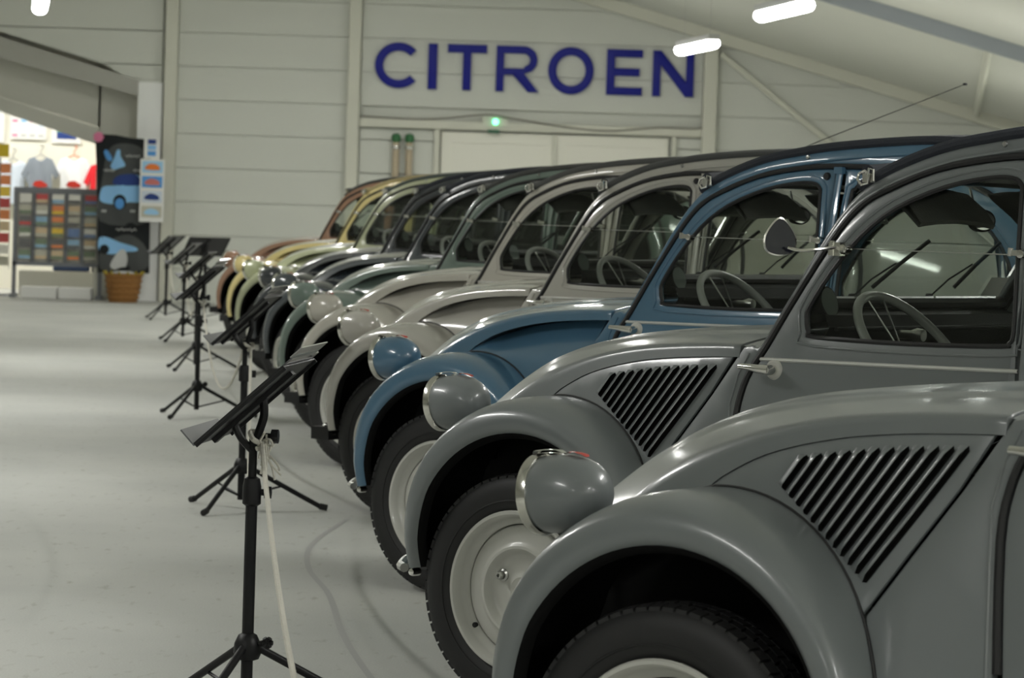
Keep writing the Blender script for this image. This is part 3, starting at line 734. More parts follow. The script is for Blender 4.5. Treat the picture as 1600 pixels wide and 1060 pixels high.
# beading between fender and body
R = fender_rows(); bead = [R[k][-1] for k in range(20, 48)]
add_part('fender_bead', MB().tube([Vector((p.x + .0, -(S(p.x, p.z) + .0005), p.z + .001)) for p in bead], .0032, 6), 'seal', i_ff, True)
b = Vector(R[0][4]) + Vector((-.002, .03, -.012)); m = MB().lathe([(0, -.022), (.009, -.020), (.0115, -.012), (.0115, .012)], 14, C=b); add_part('bumper_bolt', m, 'chrome', i_ff, True)
# inner wings, floor pan, engine bay: dark; the pan boxes also occlude light
add_part('inner_wing', MB().grid([[Vector((x, -(min(S(x, .85) - .05, .44)), z)) for z in (.14, .4, .6, min(.82, sinterp(CRS, x) - .02))] for x in [-.45 + .98 * k / 12 for k in range(13)]]), 'black', both=True)
add_part('floor_pan', MB().box((1.5, 0, .235), (2.9, 1.06, .05)).box((.05, 0, .30), (.9, .62, .26)), 'underside')
add_part('firewall', MB().grid([[Vector((.60, y, z)) for z in (.22, .6, .98)] for y in (-.53, 0, .53)]), 'black')

# --- nose: grille with bars
rows = []
for k in range(9):
    z = .30 + (.56 - .30) * k / 8; rows.append([Vector((-.585 + .05 * (1 - k / 8) + .16 * (1 - 2 * j / 12)**2, -.32 * (1 - 2 * j / 12), z)) for j in range(13)])
i_gr = add_part('nose_panel', MB().grid(rows), 'paint')
for k in range(5):
    z = .34 + .045 * k; add_part('grille_bar', MB().tube([(-.60 + .05 * (1 - k / 5) + .16 * (j / 6)**2, -.29 * j / 6, z) for j in range(-6, 7)], .008, 6), 'steel', i_gr)
# --- front bumper
bump = smooth_poly([(-.385, -.668, .345), (-.45, -.60, .345), (-.55, -.40, .35), (-.62, 0, .355), (-.55, .40, .35), (-.45, .60, .345), (-.385, .668, .345)], 5, False)
rows = [[p + Vector((dx, 0, dz)) for dx, dz in ((.006, -.028), (-.006, -.022), (-.012, 0), (-.006, .022), (.006, .028), (.012, 0))] for p in bump]
i_bar = add_part('front_bumper', MB().tube(bump, .013, 8), 'steel', variant='bar')
i_bld = add_part('front_bumper', MB().grid(rows, closed_v=True), 'paint', variant='blade')
m = MB(); m.box((-.40, -.650, .335), (.10, .075, .055)); add_part('bumper_rubber', m, 'rubber', i_bld, True, variant='blade')
m = MB().tube(smooth_poly([(-.46, -.56, .33), (-.50, -.56, .38), (-.49, -.56, .50), (-.455, -.56, .535), (-.42, -.56, .515)], 5, False), .0165, 10); add_part('overrider', m, 'chrome', None, True, variant='hoop', label='chrome hoop overrider')

# --- headlamps
LR = Matrix.Rotation(math.radians(-6), 3, 'Y')
lc = Vector((-.405, -.489, .792))
prof = [(.0705, -.004), (.0735, .006), (.0750, .02), (.0757, .038), (.0748, .058), (.0715, .078), (.0655, .098), (.056, .116), (.043, .131), (.027, .141), (.011, .1455), (0, .146)]
i_lamp = add_part('headlamp', MB().lathe(prof, 40, C=lc, axis='X', R=LR), 'paint', both=True)
add_part('lamp_ring', MB().lathe([(.068, -.012), (.072, -.018), (.0785, -.014), (.0795, -.004), (.0765, .005), (.0735, .006)], 40, C=lc, axis='X', R=LR), 'ring', i_lamp, True)
add_part('lamp_lens', MB().lathe([(0, -.034), (.02, -.033), (.04, -.029), (.058, -.022), (.070, -.012)], 40, C=lc, axis='X', R=LR), 'lens', i_lamp, True)
m = MB(); rows = [[LR @ Vector((x, w * s_, .0755 + h - (w * s_)**2 * 6)) + lc for s_ in (-1, -.5, 0, .5, 1)] for x, w, h in ((-.018, .010, .004), (-.012, .016, .010), (.012, .016, .011), (.038, .012, .009), (.052, .006, .002))]
m.grid(rows); m.grid([[p + Vector((0, 0, -.006)) for p in r] for r in rows]); add_part('lamp_clip', m, 'chrome', i_lamp, True)
m = MB(); rows = [[LR @ Vector((x, w * s_, z - (w * s_)**2 * 6)) + lc for s_ in (-1, -.5, 0, .5, 1)] for x, w, z in ((.058, .006, .0765), (.066, .010, .080), (.082, .012, .0785), (.098, .012, .0735), (.104, .006, .068))]
m.grid(rows); add_part('lamp_jewel', m, 'red_plastic', i_lamp, True, label='small red jewel on top of the lamp shell')
m = MB().tube([lc + Vector((.05, 0, -.07)), lc + Vector((.055, .005, -.11)), lc + Vector((.06, .02, -.15))], .010, 8); add_part('lamp_stem', m, 'black', i_lamp, True)
add_part('lamp_bar', MB().tube([(-.345, .47 * t, .645) for t in (-1, -.5, 0, .5, 1)], .014, 10), 'black')

# --- wheels
def wheel(cx, cy, name='wheel', cut=False):
    C = Vector((cx, -cy, .315))
    m = MB().lathe([(.205, .045), (.216, -.050), (.226, -.058), (.245, -.064), (.268, -.066), (.288, -.062), (.301, -.054), (.307, -.047), (.3085, -.02), (.3085, .02), (.307, .047), (.301, .054), (.288, .062), (.268, .066), (.24, .062), (.216, .05), (.205, .045)], 72, C=C)
    i_t = add_part('wheel', m, 'tyre_rubber', None, True, label='black tyre on a pale steel rim')
    m = MB(); n = 66
    for row, (ya, yb, ph) in enumerate(((-.052, -.031, 0), (-.028, -.004, .5), (-.001, .022, 0), (.025, .052, .5))):
        for k in range(n):
            a0 = 2 * math.pi * (k + ph) / n; a1 = a0 + 2 * math.pi / n * .80; sk = .014 * (1 if row % 2 else -1)
            def P(a, y, r): r2 = r - (.006 if abs(y) > .04 else 0); return C + Vector((r2 * math.cos(a), y, r2 * math.sin(a)))
            q = [P(a0, ya, .304), P(a1, ya, .304), P(a1 + sk, yb, .304), P(a0 + sk, yb, .304), P(a0, ya, .3165), P(a1, ya, .3165), P(a1 + sk, yb, .3165), P(a0 + sk, yb, .3165)]
            m.add(q, [(4, 5, 6, 7), (0, 1, 5, 4), (1, 2, 6, 5), (2, 3, 7, 6), (3, 0, 4, 7)])
    add_part('tread', m, 'tyre_rubber', i_t, True, smooth=0)
    m = MB().tube([C + Vector((.243 * math.cos(q), -.0635, .243 * math.sin(q))) for q in [2 * math.pi * k / 60 for k in range(60)]], .0025, 6, closed=True); add_part('sidewall_rib', m, 'tyre_rubber', i_t, True)
    m = MB().lathe([(.206, -.030), (.214, -.052), (.2175, -.060), (.214, -.065), (.207, -.064), (.201, -.056), (.197, -.040), (.192, -.030), (.185, -.025), (.180, -.020), (.178, -.006), (.176, .05), (.20, .05)], 72, C=C)
    i_r = add_part('rim', m, 'rim_paint', i_t, True)
    m = MB().lathe([(.1775, -.004), (.1765, -.018), (.172, -.026), (.165, -.030), (.150, -.033), (.134, -.035), (.128, -.039), (.121, -.044), (.114, -.044), (.107, -.038), (.101, -.028), (.094, -.022), (.080, -.020), (.055, -.020), (.045, -.024), (.036, -.028), (.030, -.026), (0, -.024)], 72, C=C)
    i_d = add_part('wheel_disc', m, 'rim_paint', i_t, True)
    for q in (151, 271, 31):
        a = math.radians(q); b = C + Vector((-.075 * math.cos(a) * -1, -.020, .075 * math.sin(a)))
        m = MB().lathe([(.017, .0), (.0175, -.006), (.012, -.009)], 18, C=b); m.lathe([(.0115, -.004), (.0115, -.022), (.009, -.025), (.0055, -.025), (.0055, -.012), (0, -.012)], 6, C=b); add_part('wheel_nut', m, 'steel', i_d, True)
    a = math.radians(215); m = MB().lathe([(.007, .004), (.0075, -.004), (.005, -.008), (0, -.008)], 12, C=C + Vector((.186 * math.cos(a), -.026, .186 * math.sin(a)))); add_part('valve', m, 'rubber', i_r, True)
    m = MB().lathe([(0, -.0), (.09, .0), (.17, .03), (.17, .06)], 24, C=C); add_part('brake_drum', m, 'black', i_t, True)
wheel(0, .617)
wheel(2.40, .600)

# --- interior
add_part('dashboard', MB().grid([[Vector((x, y, z)) for y in [-.50 + k / 10 for k in range(11)]] for x, z in ((.70, 1.105), (.78, 1.103), (.835, 1.09), (.85, 1.06), (.83, 1.02), (.80, .99), (.74, .97))]), 'dash')
add_part('dash_rail', MB().tube([(.858, -.48, 1.055), (.858, .48, 1.055)], .006, 8), 'dash')
g = Vector((.800, -.455, 1.118)); m = MB().lathe([(0, .018), (.042, .02), (.046, .012), (.044, -.03), (.030, -.07)], 24, C=g, axis='X', R=Matrix.Rotation(math.radians(-15), 3, 'Y')); i_g = add_part('speedometer', m, 'dash')
add_part('gauge_face', MB().lathe([(0, .0215), (.038, .0215)], 24, C=g, axis='X', R=Matrix.Rotation(math.radians(-15), 3, 'Y')), 'gauge_face', i_g)
SC = Vector((1.005, -.335, 1.000)); be = math.radians(42); vv = Vector((-math.sin(be), 0, math.cos(be))); nn = Vector((math.cos(be), 0, math.sin(be))); RW = .192
m = MB().tube([SC + (Vector((0, 1, 0)) * math.cos(q) + vv * math.sin(q)) * RW for q in [2 * math.pi * k / 48 for k in range(48)]], .0125, 12, closed=True); i_sw = add_part('steering_wheel', m, 'steering_grey')
m = MB()
for q in (102, 78, 240, 300): m.tube([SC - nn * .03, SC + (Vector((0, 1, 0)) * math.cos(math.radians(q)) + vv * math.sin(math.radians(q))) * RW], .0024, 6)
add_part('wheel_spoke', m, 'steel', i_sw)
add_part('wheel_hub', MB().tube([SC - nn * .045, SC - nn * .01], .022, 14), 'steel', i_sw)
add_part('steering_column', MB().tube([SC - nn * .03, SC - nn * .42], .016, 10), 'dash', i_sw)
m = MB(); c = Vector((.885, -.17, 1.04)); m.lathe([(0, .05), (.016, .05), (.019, .03), (.012, .01), (.012, -.04)], 16, C=c, axis='X'); add_part('gear_knob', m, 'steel')
for sy in (-1, 1):
    m = MB(); rows = []
    for x, z, w in ((1.02, .46, .22), (1.03, .50, .23), (1.30, .49, .23), (1.36, .52, .23), (1.47, .80, .225), (1.50, .93, .21), (1.515, .97, .16), (1.54, .97, .16), (1.55, .92, .21), (1.47, .50, .22), (1.4, .42, .22), (1.05, .42, .22)): rows.append([Vector((x, sy * .31 + w * t, z + .02 * (1 - t * t))) for t in (-1, -.7, -.3, 0, .3, .7, 1)])
    m.grid(rows, closed_u=True); add_part('front_seat', m, 'seat')
m = MB(); rows = []
for x, z in ((1.95, .48), (1.97, .53), (2.22, .52), (2.30, .56), (2.42, .90), (2.46, .98), (2.50, .98), (2.50, .5)): rows.append([Vector((x, .54 * t, z + .015 * (1 - t * t))) for t in (-1, -.8, -.4, 0, .4, .8, 1)])
m.grid(rows, closed_u=True); add_part('rear_seat', m, 'seat')
for s_ in (1,):
    m = MB(); rows = [[Vector((x, -.27 - .19 * t, z - .012 * t * t)) for t in (-1, -.9, -.5, 0, .5, .9, 1)] for x, z in ((.968, 1.428), (1.00, 1.425), (1.055, 1.385), (1.085, 1.345), (1.078, 1.335), (1.04, 1.37), (.985, 1.41))]
    m.grid(rows, closed_u=True); add_part('sun_visor', m, 'visor_cloth', None, True)
m = MB(); rows = [[Vector((1.005 + .006 * math.cos(q) * 0, .0 + .062 * math.cos(q) * k, 1.345 + .026 * math.sin(q) * k)) for q in [2 * math.pi * j / 24 for j in range(24)]] for k in (.0, .94)]
m.grid(rows, closed_v=True); i_mir = add_part('rear_view_mirror', MB().grid([[Vector((.992 + dx, .066 * math.cos(q) * k, 1.345 + .030 * math.sin(q) * k)) for q in [2 * math.pi * j / 24 for j in range(24)]] for dx, k in ((-.006, .0), (-.006, .8), (0, 1), (.012, 1))], closed_v=True), 'rubber')
add_part('mirror_glass', m, 'mirror', i_mir); add_part('mirror_stem', MB().tube([(.985, 0, 1.345), (.96, 0, 1.43)], .004, 6), 'steel', i_mir)
# inner trim of the right and left doors, sticker
m = MB(); m.grid([[ws(t, f, .006) for t in (-.74, -.93)] for f in (.06, .22)]); add_part('windscreen_sticker', m, 'white_box', i_ws, smooth=0, label='small paper sticker in the windscreen corner')

# ------------------------------------------------------------------ the eleven cars
TH = 0.63229
CARS = [  # position, yaw offset, dz, paint, canvas, seat, panel, bumper kinds, label
 ((.6887, 6.7713), -.0026, -.004, 'paint_grey', 'canvas_navy', 'seat_cloth', 'louvre', ('bar',), 'matt grey vintage car with louvred bonnet side, nearest the viewer'),
 ((.4352, 9.7467), .0165, 0, 'paint_grey', 'canvas_navy', 'seat_cloth', 'louvre', ('bar',), 'grey vintage car with louvred bonnet and door mirror, beside the blue car'),
 ((.1668, 12.4376), .0061, 0, 'paint_blue', 'canvas_navy', 'seat_cloth', 'recess', ('bar',), 'blue vintage car between the grey car and the pale grey car'),
 ((-.0918, 15.3564), .0138, 0, 'paint_pale_grey', 'canvas_grey', 'brown_seat', 'recess', ('blade',), 'pale grey vintage car directly behind the blue car'),
 ((-.3892, 18.0190), .0071, 0, 'paint_warm_grey', 'canvas_grey', 'brown_seat', 'recess', ('blade', 'hoop'), 'pale warm grey vintage car between the other pale car and the sage green one'),
 ((-.6502, 20.5021), .0070, 0, 'paint_sage', 'canvas_grey', 'seat_cloth', 'recess', ('blade', 'hoop'), 'sage green-grey vintage car beside the dark cars'),
 ((-.9108, 22.8414), .0143, 0, 'paint_anthracite', 'canvas_navy', 'seat_cloth', 'recess', ('blade',), 'dark anthracite vintage car next to the sage green car'),
 ((-1.1706, 25.0974), -.0083, 0, 'paint_charcoal', 'canvas_navy', 'seat_cloth', 'recess', ('blade', 'hoop'), 'dark charcoal vintage car next to the pale green car'),
 ((-1.4700, 27.4298), -.0033, 0, 'paint_pale_green', 'canvas_green', 'seat_cloth', 'recess', ('blade',), 'pale green vintage car between the charcoal and yellow cars'),
 ((-1.7285, 29.6956), -.0061, .0, 'paint_yellow', 'canvas_sand', 'seat_cloth', 'recess', ('blade',), 'pale yellow vintage car near the far end of the row'),
 ((-2.0142, 31.8960), -.0300, .0, 'paint_tan', 'canvas_grey', 'seat_cloth', 'recess', ('blade',), 'tan brown vintage car, the last one at the far end'),
]
CAR_ROOTS = []
for ci, (pos, dyaw, dz, pk, ck, sk, panel, bumpers, label) in enumerate(CARS):
    root = link('vintage_car', None, None, (pos[0], pos[1], 0), (0, 0, -(TH + dyaw))); tag(root, label, 'car', 'vintage cars parked in a slanting row'); CAR_ROOTS.append(root)
    objs = {}
    for pi, (name, me, mats, par, variant, plabel) in enumerate(PARTS):
        if variant in ('louvre', 'recess') and variant != panel: continue
        if variant in ('bar', 'blade', 'hoop') and variant not in bumpers: continue
        o = link(name, me, root if par is None else objs[par]); objs[pi] = o
        if plabel: o['label'] = plabel
        for i, k in enumerate(mats):
            if k in ('paint', 'canvas', 'seat'):
                o.material_slots[i].link = 'OBJECT'; o.material_slots[i].material = MATS[{'paint': pk, 'canvas': ck, 'seat': sk}[k]]

# --- things only single cars carry
def car_part(ci, name, mb, mats, label=None, parent=None):
    o = part(name, mb, mats, parent or CAR_ROOTS[ci], 40); 
    if label: o['label'] = label
    return o
c = Vector((.822, -.705, 1.286)); nrm = Vector((.86, -.5, .05)).normalized(); wv = Vector((0, 0, 1)).cross(nrm).normalized(); uv = nrm.cross(wv)
tri = smooth_poly([(0, .052), (-.028, .030), (-.046, -.004), (-.038, -.036), (0, -.046), (.038, -.036), (.046, -.004), (.028, .030)], 4)
def disc(k, d): return [c + wv * p.x * k + uv * p.y * k + nrm * d for p in tri]
mb = MB().grid([disc(0, -.022), disc(.5, -.020), disc(.85, -.010), disc(1, .0), disc(1.0, .004), disc(.93, .005), disc(.92, .003)], closed_v=True)
mir = car_part(1, 'door_mirror', mb, 'ring', 'rounded triangular door mirror on a thin arm')
car_part(1, 'mirror_glass', MB().grid([disc(0, .0035), disc(.93, .0035)], closed_v=True), 'dark_reflection', parent=mir)  # near-black colour stands in for the mirror's dark reflection
car_part(1, 'mirror_arm', MB().tube(smooth_poly([(.845, -.700, 1.262), (.875, -.69, 1.256), (.905, -.655, 1.260), (.925, -.60, 1.266), (.935, -.575, 1.264)], 4, False), .0042, 8), 'ring', parent=mir)
car_part(1, 'mirror_clamp', MB().box((.918, -.588, 1.262), (.034, .026, .034)).tube([(.912, -.60, 1.245), (.912, -.60, 1.283)], .007, 8), 'ring', parent=mir)
ant = [(.99, .545, 1.445), (1.0, .55, 1.53), (1.06, .55, 1.57), (1.348, .55, 1.679), (2.043, .55, 1.922)]
a_o = car_part(3, 'antenna', MB().tube(ant, [.006, .005, .003, .0022, .0018], 6), 'rubber', 'thin black aerial leaning backwards')
car_part(3, 'antenna_tip', MB().lathe([(0, .012), (.005, .008), (.005, -.008), (0, -.012)], 8, C=ant[-1], axis='X'), 'rubber', parent=a_o)

# =================================================================== SHOP CORNER
def box_thing(name, c, d, m, label, cat, group=None, bevel=.01):
    o = part(name, MB().box((0, 0, 0), d), m, None, 0); o.location = c; b = o.modifiers.new('bevel', 'BEVEL'); b.width = bevel; b.segments = 2
    return tag(o, label, cat, group)
trim((-4.74, WY + .02, 1.41), (.315, .20, 2.82), 'trim_white', 'broad white column beside the black banner', cat='column')
def slant(x0, x1, ta, tb, ba, bb, y0, y1, m, label, cat='beam'):
    tn[0] += 1
    a = [(x0, y0, ba), (x0, y1, ba), (x0, y1, ta), (x0, y0, ta)]; b = [(x1, y0, bb), (x1, y1, bb), (x1, y1, tb), (x1, y0, tb)]
    mb = MB().grid([a, b], 0, closed_v=True).add(a, [(0, 1, 2, 3)]).add(b, [(3, 2, 1, 0)])
    return struct('trim_%d' % tn[0], mb, m, label, cat)
slant(-9.5, -4.90, 4.127, 2.845, 3.755, 2.64, WY - .06, WY + .25, 'beam_pale', 'slanting grey beam over the shop opening')
slant(-9.5, -5.41, 4.3, 3.2, 3.35, 2.225, WY + .27, WY + .31, 'soffit', 'pale slanting panel behind the shop beam', 'panel')
slant(-9.5, -5.43, 3.355, 2.225, 3.25, 2.00, WY + .22, WY + .42, 'soffit', 'lower slanting soffit edge above the shirts')
trim((-5.17, WY + .30, 1.65), (.56, .06, 3.30), 'soffit', 'pale wall panel behind the black banner', cat='panel')
struct('wall_shop', MB().box((-8.2, 48.55, 1.7), (7.4, .1, 3.4)), 'shop_wall', 'bright cream back wall of the shop behind the shirts', 'wall')
struct('wall_shop_side', MB().box((-4.75, 46.6, 1.7), (.1, 3.9, 3.4)), 'shop_wall', 'cream side wall of the shop', 'wall')
struct('ceiling_shop', MB().box((-8.2, 46.6, 3.45), (7.4, 3.9, .1)), 'shop_wall', 'flat ceiling of the shop', 'ceiling')
struct('wall_shop_left', MB().box((-11.9, 46.6, 1.7), (.1, 3.9, 3.4)), 'shop_wall', 'cream far side wall of the shop', 'wall')
for i, (x, y) in enumerate(((-6.4, 46.9), (-8.6, 46.9))):
    r = link('shop_light', None, None, (x, y, 3.36)); tag(r, ('right' if i == 0 else 'left') + ' white panel light on the shop ceiling', 'ceiling light', 'shop ceiling lights')
    part('housing', MB().box((0, 0, .02), (1.26, .32, .04)), 'lamp_housing', r); part('diffuser', MB().box((0, 0, -.008), (1.2, .26, .02)), 'lamp_diffuser', r)
    ld = bpy.data.lights.new('shop_lamp', 'AREA'); ld.shape = 'RECTANGLE'; ld.size = 1.2; ld.size_y = .26; ld.energy = SHOP_W; ld.color = (1, .98, .93); link('shop_lamp', ld, r, (0, 0, -.03))
# shirts on hangers
def shirt(x, z, w, m, label, printed=None, hook='steel', dy=48.40):
    r = link('t_shirt', None, None, (x, dy, z)); tag(r, label, 't-shirt', 'shirts hung on the shop wall')
    h = .62; ol = [(-.10, 0), (-.20, -.03), (-.33, -.26), (-.24, -.31), (-.20, -.22), (-.20, -h), (.20, -h), (.20, -.22), (.24, -.31), (.33, -.26), (.20, -.03), (.10, 0), (.06, -.04), (0, -.06), (-.06, -.04)]
    k = w / .56; ol = [(a * k, b) for a, b in ol]
    mb = MB(); sheet(mb, ol, [], lambda u, v, d: (u, -.05 * math.cos(min(1.4, abs(u) / (.26 * k))) - .012 * math.sin(u * 40 + v * 9) + d * 3, v), .012, .05, .006)
    b = part('body', mb, m, r, 60)
    part('hanger', MB().tube([(-.17 * k, -.01, -.04), (0, -.01, .03), (.17 * k, -.01, -.04)], .008, 6).tube(smooth_poly([(0, -.01, .03), (0, -.01, .09), (.03, -.01, .12), (.03, -.01, .15), (0, -.01, .165)], 4, False), .006, 6), hook, r)
    part('wall_peg', MB().tube([(0, -.03, .16), (0, 48.505 - dy, .16)], .008, 8), 'steel', r)
    if printed:
        mb = MB(); sheet(mb, [(-.10, -.40), (-.02, -.43), (.10, -.42), (.11, -.38), (.02, -.33), (-.06, -.34)], [], lambda u, v, d: (u, -.068 + d, v), .006, .2, .002); part('print', mb, printed, b, 0)
shirt(-7.05, 1.80, .46, 'pale_blue_cloth', 'pale blue shirt at the left edge of the shop wall')
shirt(-6.65, 1.86, .46, 'grey_cloth', 'blue-grey shirt with red print between two pale shirts', 'red_plastic', dy=48.26)
shirt(-6.20, 1.87, .52, 'white_cloth', 'bright white shirt with small red print', 'red_plastic', 'orange')
shirt(-5.80, 1.78, .42, 'red_cloth', 'red shirt half hidden by the black banner', 'white_cloth', dy=48.26)
def poster(x0, x1, z0, z1, y, cells, label):
    r = link('poster', None, None, ((x0 + x1) / 2, y, z0)); tag(r, label, 'poster', 'posters on the shop wall'); w, h = x1 - x0, z1 - z0
    part('sheet', MB().box((0, 0, h / 2), (w, .012, h)), 'white_box', r, 0)
    for (cx, cz, cw, ch, m) in cells: part('picture', MB().box((cx * w, -.008, cz * h), (cw * w, .006, ch * h)), m, r, 0)
rc = random.Random(3)
poster(-7.12, -6.61, 2.10, 2.55, 48.46, [(-.36 + .24 * i, .12 + .15 * j, .15, .08, rc.choice(['print_light_blue', 'pink', 'card_5', 'print_white', 'pale_blue_cloth', 'pale_blue_cloth'])) for i in range(4) for j in range(6)], 'white poster with a grid of small pale car pictures')
poster(-7.9, -7.2, 2.05, 2.6, 48.46, [(-.3 + .3 * i, .2 + .3 * j, .2, .2, 'pale_blue_cloth') for i in range(3) for j in range(3)], 'pale poster cut off by the left edge of the picture')
poster(-6.53, -6.12, 2.06, 2.36, 48.46, [(0, .35, .66, .30, 'print_navy'), (0, .66, .66, .32, 'print_green')], 'white framed print with a green and dark blue picture')
# postcard rack
rk = link('postcard_rack', None, None, (-5.90, 44.62, 0)); tag(rk, 'grey metal postcard rack with five columns in the shop opening', 'rack')
for x in (-.555, .555): part('post', MB().box((x, 0, .71), (.05, .05, 1.42)), 'rack_grey', rk, 0)
part('top_board', MB().box((0, 0, 1.385), (1.16, .06, .075)), 'rack_grey', rk, 0); part('bottom_rail', MB().box((0, 0, .44), (1.16, .05, .05)), 'rack_grey', rk, 0)
for k in range(4): part('divider', MB().box((-.315 + .21 * k, 0, .90), (.045, .03, .92)), 'rack_grey', rk, 0)
part('back_panel', MB().box((0, .06, .90), (1.10, .012, .92)), 'rack_back', rk, 0)
for x in (-.555, .555): part('foot', MB().box((x, 0, .025), (.07, .34, .05)), 'rack_grey', rk, 0)
colw = ['first', 'second', 'third', 'fourth', 'fifth']; roww = ['top', 'second', 'third', 'fourth', 'fifth', 'lowest']
pref = [[5, 1, 8, 4, 8, 4], [6, 1, 7, 9, 4, 1], [5, 0, 0, 3, 8, 9], [5, 9, 1, 2, 7, 4], [6, 4, 1, 5, 9, 4]]
for ccol in range(5):
    for rr in range(6):
        m = pref[ccol][rr]; o = part('postcard', MB().box((0, 0, 0), (.150, .008, .115)).box((0, -.005, -.035), (.150, .004, .04)), ['card_%d' % m, 'card_%d' % ((m * 3 + rr + ccol) % 10)], None, 0)
        o.data.polygons.foreach_set('material_index', [0] * 6 + [1] * 6); o.location = (-5.90 - .42 + .21 * ccol, 44.57, 1.285 - .145 * rr); o.rotation_euler = (math.radians(-8), 0, 0)
        tag(o, '%s postcard in the %s column of the grey rack, %s row' % (CARD_WORDS[m], colw[ccol], roww[rr]), 'postcard', 'postcards in the grey rack')
# spinner at the left edge
sp = link('spinner_rack', None, None, (-6.72, 44.95, 0)); tag(sp, 'tall narrow card spinner with a yellow top sign at the left edge', 'rack')
part('pole', MB().tube([(0, 0, 0), (0, 0, 1.80)], .014, 8), 'rack_grey', sp); part('base', MB().lathe([(0, .03), (.16, .03), (.18, .0)], 20, axis='Z'), 'rack_grey', sp)
part('top_sign', MB().box((.03, -.02, 1.89), (.17, .02, .17)), 'yellow_card', sp, 0)
for x in (-.155, .155): part('side_wire', MB().tube([(x, -.05, .35), (x, -.05, 1.75)], .006, 6), 'steel', sp)
for rr in range(9):
    for k, x in enumerate((-.075, .085)):
        m = (rr * 3 + k * 7) % 10; m = [0, 0, 3, 6, 0, 9, 6, 5, 1][rr] if k else m
        o = part('greeting_card', MB().box((0, 0, 0), (.125, .008, .125)), 'card_%d' % m, None, 0); o.location = (-6.72 + x, 44.89, 1.66 - .15 * rr)
        tag(o, '%s card on the spinner, %s, row %s from the top' % (CARD_WORDS[m], 'left side' if k == 0 else 'right side', ['one', 'two', 'three', 'four', 'five', 'six', 'seven', 'eight', 'nine'][rr]), 'card', 'cards on the spinner')
# boxes and goods under the rack
box_thing('storage_box', (-6.10, 44.50, .075), (.46, .30, .15), 'white_box', 'low white box on the floor under the rack, left one', 'box', 'white boxes under the rack')
box_thing('storage_box', (-5.63, 44.50, .075), (.42, .30, .15), 'white_box', 'low white box on the floor under the rack, right one', 'box', 'white boxes under the rack')
box_thing('display_table', (-5.82, 45.35, .17), (1.3, .4, .34), 'soffit', 'low pale table behind the white boxes', 'table')
box_thing('folded_cloth', (-5.80, 45.30, .40), (.46, .22, .11), 'denim', 'folded dark blue cloth on the low table', 'cloth')
box_thing('dark_bag', (-5.36, 45.30, .42), (.34, .20, .16), 'dark_cloth', 'black bag on the low table beside the blue cloth', 'bag')
# banner
bn = link('banner', None, None, (-5.04, 44.15, 0)); tag(bn, 'black hanging banner printed with pale blue car pictures beside the card rack', 'banner')
wav = lambda u, v, d: (u, .018 * math.sin(u * 14 + v * 3) + .01 * math.sin(v * 9) + d, v)
ol = [(-.28, .36), (.38, .37), (.37, 1.0), (.36, 2.10), (.25, 2.085), (.10, 2.09), (-.10, 2.125), (-.34, 2.13), (-.36, 2.10), (-.33, 1.7), (-.30, 1.1)]
mb = MB(); sheet(mb, ol, [], wav, .008, .06, .002); cloth = part('cloth', mb, 'banner_black', bn, 60)
def prt(name, pts, m, lift, smooth=True, hole=None):
    P = smooth_poly(pts, 4) if smooth else [Vector(p) for p in pts]
    mb = MB(); sheet(mb, P, [], lambda u, v, d: (u, wav(u, v, 0)[1] - lift + d, v), .002, .04, 0); return part(name, mb, m, cloth, 60)
prt('print_patch', [(-.27, 1.02), (.34, 1.02), (.33, 1.45), (.30, 1.9), (.05, 2.02), (-.18, 1.93), (-.26, 1.5)], 'banner_grey', .003)
prt('print_patch', [(-.24, .40), (.33, .42), (.33, .70), (.10, .86), (-.20, .72)], 'banner_grey', .003)
prt('print_car', [(-.27, 1.28), (-.26, 1.43), (-.20, 1.47), (-.04, 1.49), (.02, 1.60), (.20, 1.62), (.26, 1.50), (.26, 1.29), (.10, 1.27), (-.10, 1.24)], 'print_light_blue', .006)
prt('print_car_roof', [(-.10, 1.49), (-.06, 1.60), (.16, 1.63), (.25, 1.53), (.22, 1.49)], 'print_navy', .008)
prt('print_wheel', [(.0 + .06 * math.cos(q) - .02, 1.25 + .07 * math.sin(q)) for q in [k * math.pi / 5 for k in range(10)]], 'print_blue', .011)
prt('print_wheel', [(-.02 + .085 * math.cos(q), 1.27 + .095 * math.sin(q)) for q in [k * math.pi / 5 for k in range(10)]], 'banner_black', .009)
prt('print_figure', [(-.15, 1.72), (-.10, 1.84), (-.07, 1.93), (-.03, 1.93), (-.02, 1.85), (.04, 1.74), (-.04, 1.70), (-.10, 1.68)], 'print_light_blue', .006)
prt('print_figure', [(-.24, 1.90), (-.20, 1.93), (-.13, 1.83), (-.15, 1.79), (-.20, 1.81)], 'print_blue', .006)
prt('print_car', [(-.26, .64), (-.27, .80), (-.18, .82), (-.02, .76), (.20, .70), (.21, .65), (.02, .63), (-.10, .60)], 'print_light_blue', .006)
prt('print_figure', [(-.12, .46), (-.02, .64), (.06, .66), (.10, .54), (.06, .42), (-.04, .40)], 'print_white', .008)
prt('print_wheel', [(-.20 + .06 * math.cos(q), .66 + .06 * math.sin(q)) for q in [k * math.pi / 5 for k in range(10)]], 'banner_black', .009)
for (x, z, w) in ((-.24, 1.67, .14), (.14, 1.68, .10), (.04, 1.86, .18), (-.06, .92, .26), (-.25, 1.15, .06), (.12, 1.16, .06)):
    mb = MB().tube([(x + w * k / 14, wav(x + w * k / 14, z, 0)[1] - .008, z + .016 * math.sin(k * 2.1) + .006 * math.sin(k * 5)) for k in range(15)], .006, 5); part('print_script', mb, 'print_white', cloth, 60)
fw_ = link('paper_flower', None, None, (-5.35, 44.115, 2.09)); tag(fw_, 'pink paper flower pinned to the top left corner of the banner', 'flower')
